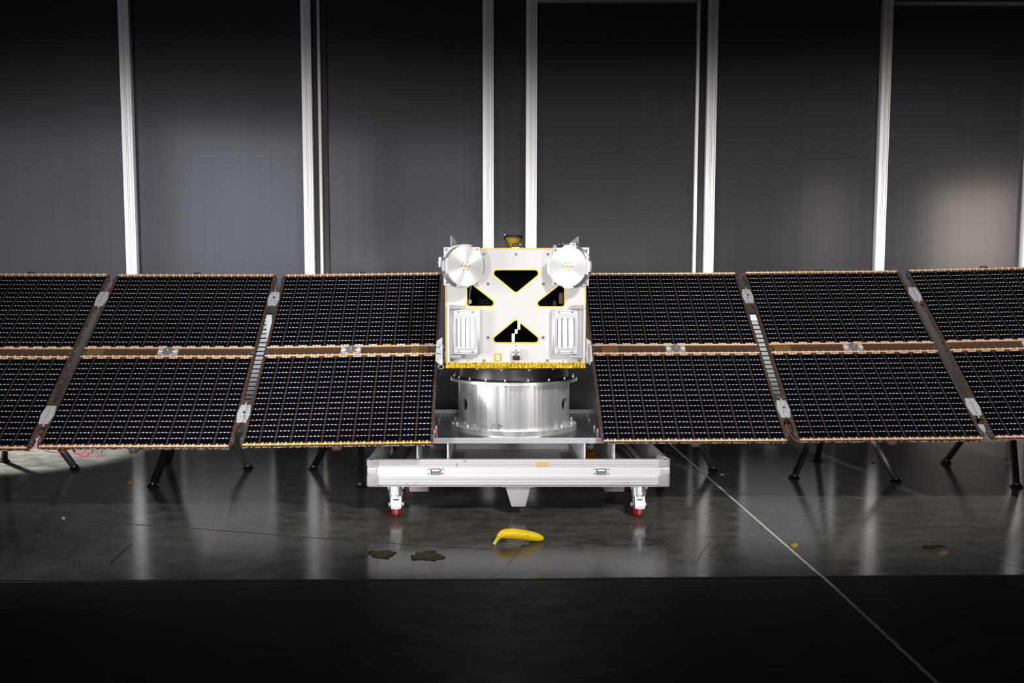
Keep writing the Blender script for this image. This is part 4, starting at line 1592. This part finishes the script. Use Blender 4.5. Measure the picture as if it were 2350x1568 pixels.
# scrap of tan tape
s = MB()
pl = [(1231.7, 1060), (1249, 1060), (1258.4, 1063), (1258.4, 1070.5), (1240, 1070), (1233.5, 1072), (1231.7, 1069)]
pl = [(at(x, y, yc0).x, at(x, y, yc0).z) for x, y in pl]
s.prism(ccw(pl), 0, 0.0006, 0, Matrix(((1, 0, 0, 0), (0, 0, -1, yc0 - 0.0004), (0, 1, 0, 0), (0, 0, 0, 1))))
tag(s.build('tape_scrap', 'tan', cart, smooth=False), 'scrap of tan tape on the cart rim')
s = MB()
rnd = random.Random(2)
for (xa, xb, ya, yb_) in ((912, 960, 1110, 1113), (1405, 1445, 1108, 1113), (1047, 1050, 1062, 1071), (1065, 1069, 1058, 1059.5)):
    for k in range(14):
        p_ = at(rnd.uniform(xa, xb), rnd.uniform(ya, yb_), yc0)
        s.box((p_.x, yc0 + 0.0002, p_.z), (rnd.uniform(0.001, 0.005), 0.0008, rnd.uniform(0.0006, 0.0014)), 0)
s.build('scuff_mark', 'crackdark', cart, smooth=False)


# casters
def caster(x, y, rot, face):
    """swivel caster; the wheel rolls along y, the brake plate hangs at the camera side"""
    R0 = 0.047
    T = Matrix.Translation(V((x, y, 0))) @ Matrix.Rotation(radians(rot), 4, 'Z')
    w = MB()
    prof = [(0.012, -0.018), (R0 - 0.010, -0.018), (R0 - 0.003, -0.0165), (R0, -0.008), (R0, 0.008), (R0 - 0.003, 0.0165), (R0 - 0.010, 0.018), (0.012, 0.018)]
    TW = T @ Matrix.Translation(V((0, 0, R0))) @ Matrix.Rotation(pi / 2, 4, 'Y')
    w.lathe(prof, 40, 0, TW, closed=True)
    w.lathe([(R0 - 0.004, -0.0062), (R0 + 0.0003, -0.0055), (R0 + 0.0003, 0.0055), (R0 - 0.004, 0.0062)], 40, 1, TW, closed=True)
    w.cyl((0, 0, -0.019), (0, 0, 0.019), 0.020, seg=24, mi=2, T=TW)
    zt_ = czb - 0.001
    f = MB()
    f.box((0, 0.020, zt_ - 0.003), (0.066, 0.085, 0.005), 0, T, bevel=0.001)
    for sx in (-1, 1):
        f.box((sx * 0.030, -0.02, zt_ - 0.007), (0.006, 0.006, 0.010), 1, T, bevel=0.001)
    f.cyl((0, 0.004, zt_ - 0.005), (0, 0.004, zt_ - 0.011), 0.029, 0.031, 28, 2, T)
    # fork: crown and two cheeks
    f.cyl((0, 0.002, zt_ - 0.010), (0, -0.013, zt_ - 0.052), 0.0330, 0.0270, 28, 0, T)
    for sx in (-1, 1):
        pl = [(0.040, zt_ - 0.018), (-0.004, zt_ - 0.018), (-0.012, R0 + 0.010), (-0.010, R0 - 0.010), (0.010, R0 - 0.010), (0.030, R0 + 0.015)]
        TT = T @ Matrix(((0, 0, 1, sx * 0.0215 - 0.0015), (1, 0, 0, 0), (0, 1, 0, 0), (0, 0, 0, 1)))
        f.prism(pl, 0, 0.003, 0, TT)
    wo = f.build('caster', ['zinc', 'pedal', 'black'], cart)
    w.build('caster_wheel', ['redwheel', 'tread', 'zinc'], wo)
    a = MB()
    a.cyl((-0.030, 0, R0), (0.030, 0, R0), 0.005, seg=12, T=T)
    a.cyl((-0.031, 0, R0), (-0.025, 0, R0), 0.0085, seg=6, T=T)
    a.cyl((0.025, 0, R0), (0.031, 0, R0), 0.0085, seg=6, T=T)
    a.build('axle', 'pedal', wo)
    if face:
        b2 = MB()
        # curved brake plate over the front of the wheel
        n = 10
        vs, fs = [], []
        for k in range(n + 1):
            an = radians(-4 + 56 * k / n)
            for xx in (-0.0205, -0.010, 0.0, 0.010, 0.0205):
                for dr in (0.004, 0.0065):
                    rr = R0 + dr
                    drop = 0.0045 * (1 - (xx / 0.0205) ** 2) * (1 - k / n)
                    vs.append((xx, -rr * cos(an), R0 + rr * sin(an) - drop))
        W_ = 10
        for k in range(n):
            for q in range(4):
                o_ = W_ * k + 2 * q
                fs += [(o_ + 1, o_ + 3, o_ + W_ + 3, o_ + W_ + 1), (o_, o_ + W_, o_ + W_ + 2, o_ + 2)]
            o_ = W_ * k
            fs += [(o_, o_ + 1, o_ + W_ + 1, o_ + W_), (o_ + 8, o_ + W_ + 8, o_ + W_ + 9, o_ + 9)]
        for o_ in (0, W_ * n):
            for q in range(4):
                fs.append((o_ + 2 * q, o_ + 2 * q + 2, o_ + 2 * q + 3, o_ + 2 * q + 1))
        b2.add(vs, fs, 0, T)
        an = radians(34)
        b2.box((0, 0, 0), (0.022, 0.003, 0.005), 1, T @ Matrix.Translation(V((0, -(R0 + 0.0062) * cos(an), R0 + (R0 + 0.0062) * sin(an)))) @ Matrix.Rotation(-an, 4, 'X'))
        b2.box((0, -0.010, R0 + 0.058), (0.046, 0.020, 0.003), 0, T, bevel=0.001)
        for sx in (-1, 1):
            b2.box((sx * 0.0225, -0.018, R0 + 0.028), (0.003, 0.014, 0.054), 0, T, bevel=0.001)
        b2.box((0.0, -0.038, zt_ - 0.028), (0.022, 0.008, 0.011), 0, T, bevel=0.002)
        b2.build('brake_plate', ['pedal', 'black'], wo)


cw1, cw2 = onfloor(907.8, 1187.5), onfloor(1467, 1187.5)
caster(cw1.x, 3.345, 6, True)
caster(cw2.x, 3.345, -2, True)
caster(cw1.x, 4.03, 0, False)
caster(cw2.x, 4.03, 0, False)


# moulded feet under the deck
def deck_foot(xa, xb, xc, xd, y0, y1, zbot, label=None):
    zt_ = czb
    s = MB()
    dy = (y1 - y0) * 0.12
    vs = [(xa, y0, zt_), (xb, y0, zt_), (xb, y1, zt_), (xa, y1, zt_), (xc, y0 + dy, zbot), (xd, y0 + dy, zbot), (xd, y1 - dy, zbot), (xc, y1 - dy, zbot)]
    bm = bmesh.new()
    bv = [bm.verts.new(v_) for v_ in vs]
    for f in ((0, 1, 2, 3), (7, 6, 5, 4), (0, 4, 5, 1), (1, 5, 6, 2), (2, 6, 7, 3), (3, 7, 4, 0)):
        bm.faces.new([bv[i] for i in f])
    bmesh.ops.bevel(bm, geom=[e_ for e_ in bm.edges if not all(abs(w.co.z - zt_) < 1e-6 for w in e_.verts)], offset=0.006, segments=3, profile=0.5, affect='EDGES')
    s.frombm(bm)
    s.box2((xa - 0.012, y0 - 0.004, zt_ - 0.006), (xb + 0.012, y1 + 0.004, zt_ - 0.0005), 0, bevel=0.002)
    s.build('deck_foot', 'foot', cart)


yq = 3.325
deck_foot(at(1159, 1123, yq).x, at(1219.5, 1123, yq).x, at(1174, 1164, yq).x, at(1206.7, 1164, yq).x, yq, yq + 0.12, at(1190, 1164.5, yq + 0.014).z)
yq = 3.62
zf = at(960, 1131.5, yq).z
for xa, xb in ((884, 985), (1387, 1440)):
    pass
deck_foot(at(934, 1120, yq).x, at(986, 1120, yq).x, at(939, 1130, yq).x, at(983, 1130, yq).x, yq, yq + 0.12, zf)
deck_foot(at(1386, 1120, yq).x, at(1438, 1120, yq).x, at(1389, 1130, yq).x, at(1434, 1130, yq).x, yq, yq + 0.12, zf)

# crumpled amber foil lying inside the cart
fx0, fx1 = at(1345.5, 1040, 3.40).x + 0.004, at(1408, 1040, 3.40).x - 0.006
s = MB()
rnd = random.Random(11)
nx, ny = 14, 30
vs, fs = [], []
for j in range(ny + 1):
    for i in range(nx + 1):
        u, v_ = i / nx, j / ny
        edge = min(u, 1 - u, v_, 1 - v_) * 4
        h = zd + 0.012 + min(1, edge) * (0.030 + 0.020 * sin(7 * v_ + 2) + rnd.uniform(-0.013, 0.015))
        vs.append((fx0 + 0.006 + (fx1 - fx0 - 0.012) * u + (rnd.uniform(-0.002, 0.002) if 0 < i < nx else 0), 3.385 + 0.48 * v_ + rnd.uniform(-0.004, 0.004), max(zd + 0.001, h) if 0 < i < nx and 0 < j < ny else zd + 0.0005))
for j in range(ny):
    for i in range(nx):
        a = j * (nx + 1) + i
        fs.append((a, a + 1, a + nx + 2, a + nx + 1))
s.add(vs, fs)
tag(s.build('foil_sheet', 'amberfoil', smooth=False, org=((fx0 + fx1) / 2, 3.6, zd)), 'crumpled amber gold foil lying inside the right part of the cart', 'foil')
s = MB()
q = onfloor(1020, 1050, zd + 0.004)
s.box((0, 0, 0.004), (0.016, 0.024, 0.008), 0, bevel=0.001)
for k in range(3):
    s.box((0, -0.008 + k * 0.008, 0.0082), (0.017, 0.002, 0.001), 1)
o = s.build('terminal_block', ['tab', 'dark_steel'], org=(0, 0, 0))
o.location = (q.x, q.y, zd)
tag(o, 'small pale block lying in the cart left of the left partition', 'block')


# ------------------------------------------------------------------ tripod stands behind the wings
def stand(hub, feet, i, label, square=True, mt='leg', brown=()):
    hx, hy = hub
    t = thing('tripod_stand', (hx, hy, 0), label, 'stand', 'black tripod stands holding up the wings')
    hz = 0.45
    pm = panels[i][1]
    # point on the back of the panel at the arm's height
    n = pm.to_3x3() @ V((0, 0, 1))
    c = pm @ V((0, 0, -TH / 2))
    za = 0.615
    yp = c.y + ((c.z - za) * n.z - (hx - c.x) * n.x) / n.y
    s = MB()
    s.cyl((hx, hy, hz - 0.10), (hx, hy, za + 0.03), 0.016, seg=16)
    s.cyl((hx, hy, hz - 0.03), (hx, hy, hz + 0.035), 0.030, seg=20)
    s.build('column', 'leg', t)
    s = MB()
    s.cyl((hx, hy, za), (hx, yp + 0.014, za), 0.012, seg=14)
    s.ball((hx, hy, za), 0.022, 14)
    a = MB()
    TT = Matrix.Translation(V((hx, yp, za))) @ pm.to_3x3().to_4x4()
    s.box((0, 0, -0.006), (0.10, 0.06, 0.009), 0, TT, bevel=0.002)
    s.build('arm', 'leg', t)
    for k, (fx, fy) in enumerate(feet):
        s = MB()
        d = V((fx - hx, fy - hy, 0)).normalized()
        p0 = V((hx, hy, hz)) + d * 0.022
        p1 = V((fx, fy, 0.016)) - d * 0.004
        ax = (p1 - p0).normalized()
        m = brown and k in brown
        if square:
            side = V((-d.y, d.x, 0))
            up = side.cross(ax)
            T = Matrix((side, up, ax)).transposed().to_4x4()
            T.translation = (p0 + p1) / 2
            s.box((0, 0, 0), (0.030, 0.030, (p1 - p0).length), 0, T, bevel=0.004, seg=2)
        else:
            s.cyl(p0, p1, 0.0155, seg=18)
        lg = s.build('leg', 'leg_brown' if m else 'leg', t)
        s = MB()
        s.lathe([(0.0, 0.0), (0.027, 0.0), (0.0285, 0.004), (0.026, 0.008), (0.019, 0.014), (0.0175, 0.022), (0.0, 0.024)], 24, 0, Matrix.Translation(V((fx, fy, 0))))
        s.build('rubber_foot', 'rubber', lg)
    return t


stand((-2.46, 4.20), [(-2.166, 4.261), (-2.647, 4.455), (-2.62, 3.86)], 0, 'black tripod stand under the far left solar panel, cut by the picture edge', brown=(0,))
stand((-1.515, 4.21), [(-1.596, 3.865), (-1.739, 4.408), (-1.268, 4.283)], 1, 'black square legged tripod stand under the middle panel of the left wing', brown=(2,))
stand((-0.655, 4.20), [(-0.920, 4.261), (-0.612, 3.856), (-0.46, 4.45)], 2, 'black tripod stand under the left wing beside the left end of the cart', brown=())
stand((0.885, 4.20), [(1.155, 4.229), (0.80, 3.86), (0.70, 4.45)], 3, 'black tripod stand under the right wing beside the right end of the cart', brown=(0,), square=True)
stand((1.764, 4.20), [(1.505, 4.044), (1.790, 4.479), (1.974, 3.976)], 4, 'black round legged tripod stand under the middle panel of the right wing', square=False, brown=(2,))
stand((2.640, 4.20), [(2.462, 4.419), (2.487, 3.856), (2.98, 4.26)], 5, 'black tripod stand under the far right solar panel, cut by the picture edge', square=False)

# ------------------------------------------------------------------ banana
path = [((1133.8, 1249.5), 3.9, 2.94), ((1138, 1243), 4.0, 2.942), ((1142.5, 1236.8), 4.6, 2.945), ((1147, 1231.0), 7.2, 2.948), ((1153, 1227.2), 10.0, 2.951), ((1162, 1225.6), 11.6, 2.955),
        ((1176, 1225.5), 12.2, 2.96), ((1190, 1226.6), 12.0, 2.965), ((1204, 1228.4), 11.7, 2.97), ((1217, 1230.6), 11.2, 2.975), ((1229, 1233.0), 10.2, 2.98), ((1238, 1235.0), 8.0, 2.984), ((1245, 1235.8), 5.0, 2.987), ((1249, 1235.9), 3.2, 2.989)]
SB = 2.96 / 1900
pts = [at(x, y, Y) for (x, y), r, Y in path]
rad = [r * SB for (_, _), r, _ in [((0, 0), q[1], 0) for q in path]]
low = min(p.z - r for p, r in zip(pts, rad))
pts = [p - V((0, 0, low)) if False else p for p in pts]


def dense(pts, rad, n=5):
    P_, R_ = [], []
    for k in range(len(pts) - 1):
        p0, p1, p2, p3 = pts[max(k - 1, 0)], pts[k], pts[k + 1], pts[min(k + 2, len(pts) - 1)]
        for j in range(n):
            t = j / n
            P_.append(0.5 * ((2 * p1) + (p2 - p0) * t + (2 * p0 - 5 * p1 + 4 * p2 - p3) * t * t + (3 * p1 - p0 - 3 * p2 + p3) * t ** 3))
            R_.append(rad[k] + (rad[k + 1] - rad[k]) * (t * t * (3 - 2 * t)))
    return P_ + [pts[-1]], R_ + [rad[-1]]


PB, RBn = dense(pts, rad)
ban = thing('banana', (pts[6].x, pts[6].y, 0), 'single ripe yellow banana lying on the floor in front of the cart', 'banana')


def ridged(P_, R_, mb, mi=0, seg=20):
    vs, fs = [], []
    up = V((0, 1, 0))
    for i, p in enumerate(P_):
        t = (P_[min(i + 1, len(P_) - 1)] - P_[max(i - 1, 0)]).normalized()
        s_ = t.cross(up).normalized()
        u_ = s_.cross(t).normalized()
        for k in range(seg):
            a = 2 * pi * k / seg
            w = 1 + 0.035 * cos(5 * a)
            vs.append(p + (s_ * cos(a) + u_ * sin(a)) * R_[i] * w)
    for i in range(len(P_) - 1):
        for k in range(seg):
            k2 = (k + 1) % seg
            fs.append((i * seg + k, i * seg + k2, (i + 1) * seg + k2, (i + 1) * seg + k))
    fs += [tuple(range(seg))[::-1], tuple((len(P_) - 1) * seg + k for k in range(seg))]
    return mb.add(vs, fs, mi)


nS, nT = 13, len(PB) - 5
ridged(PB[nS:nT + 1], RBn[nS:nT + 1], MB()).build('peel', 'banana', ban)
sm = ridged(PB[5:nS + 1], RBn[5:nS + 1], MB(), 0)
ridged(PB[:6], RBn[:6], sm, 1)
sm.build('stem', ['stemgreen', 'stemend'], ban)
ridged(PB[nT:], [r * 0.98 for r in RBn[nT:]], MB()).build('tip', 'bantip', ban)

# ------------------------------------------------------------------ lights
def aim(o, tgt):
    o.rotation_euler = (V(tgt) - o.location).to_track_quat('-Z', 'Y').to_euler()


def area(name, loc, tgt, sx, sy, energy, col=(1, 1, 1), spread=180):
    l = bpy.data.lights.new(name, 'AREA')
    l.shape = 'RECTANGLE'
    l.size, l.size_y = sx, sy
    l.energy = energy
    l.color = col
    l.spread = radians(spread)
    o = bpy.data.objects.new(name, l)
    COL.objects.link(o)
    o.location = loc
    aim(o, tgt)
    return o


def spot(name, loc, tgt, energy, angle, blend=0.4, radius=0.1, col=(1, 1, 1)):
    l = bpy.data.lights.new(name, 'SPOT')
    l.energy = energy
    l.spot_size = radians(angle)
    l.spot_blend = blend
    l.shadow_soft_size = radius
    l.color = col
    o = bpy.data.objects.new(name, l)
    COL.objects.link(o)
    o.location = loc
    aim(o, tgt)
    return o


W = bpy.data.worlds.new('dark_hall')
SC.world = W
W.use_nodes = True
W.node_tree.nodes['Background'].inputs['Color'].default_value = (0.6, 0.65, 0.8, 1)
W.node_tree.nodes['Background'].inputs['Strength'].default_value = 0.004

#LIGHTS
def oval(o, sx):
    o.scale = (sx, 1, 1)
    return o


oval(spot('right_high_lamp', (2.6, -2.0, 4.57), (1.6, 4.15, 0.58), 1350, 22, 0.3, 0.20, (1, 0.97, 0.95)), 3.1)
oval(spot('left_low_lamp', (-1.5, 0.5, 0.68), (-1.3, 4.4, 0.82), 150, 36, 0.35, 0.20, (1, 0.97, 0.94)), 2.8)
oval(spot('right_low_lamp', (1.7, 0.5, 0.68), (1.2, 4.4, 0.78), 82, 36, 0.35, 0.20, (1, 0.96, 0.92)), 2.6)
oval(spot('centre_lamp', (0.15, 0.3, 1.0), (0.12, 3.5, 0.45), 70, 31, 0.35, 0.15, (1, 0.98, 0.97)), 1.5)
area('barrel_fill', (-2.3, 2.2, 0.85), (0.1, 3.6, 0.5), 0.5, 1.3, 5, (1, 1, 1), 50)  # added off-frame area light, brightens the left of the barrel
spot('left_rear_lamp', (-3.35, 4.9, 1.4), (-2.75, 4.72, 0), 900, 42, 0.3, 0.05, (0.9, 0.97, 1))
for x, y, e, c in ((-2.9, 3.8, 155, (1, 1, 1)), (-1.4, 3.8, 155, (0.97, 0.97, 1)), (0.2, 4.3, 80, (1, 0.99, 0.98)), (1.7, 3.8, 150, (1, 0.96, 0.93)), (3.1, 3.8, 150, (1, 0.96, 0.92))):
    oval(spot('wall_fill', (x, y, 0.25), (x, 5.42, 1.10), e, 56, 0.5, 0.15, c), 2.4)  # unseen spots added behind the wings to brighten wall and posts
for x0, x1, z1, e in ((-5.62, -3.3, 3.75, 4.6), (-3.2, -2.08, 3.7, 2.6), (-1.74, -0.1, 3.65, 1.5), (-7.05, -5.98, 3.8, 2.0), (-7.95, -7.35, 3.8, 1.6), (-9.1, -8.15, 3.8, 1.3),
                      (1.2, 3.4, 3.0, 0.4), (5.6, 6.3, 2.9, 2.2), (8.0, 9.2, 2.8, 10.0)):
    zl = 0.7 if x1 < -2 else 1.2
    xm, zm = (x0 + x1) / 2, (z1 + zl) / 2
    c = (1, 0.85, 0.7) if x0 > 5 else (0.85, 0.9, 1.0)
    area('reflection_fill', (xm, -4.0, zm), (0, 10.88, 0.9), x1 - x0, z1 - zl, e * 0.08 * (x1 - x0) * (z1 - zl), c, 36)  # added unseen area lights, mirrored as a glow in the rear wall
#ENDLIGHTS
vs_ = SC.view_settings
vs_.view_transform = 'Standard'
vs_.look = 'None'
vs_.exposure = 0.0
vs_.gamma = 1.0
vs_.use_curve_mapping = False
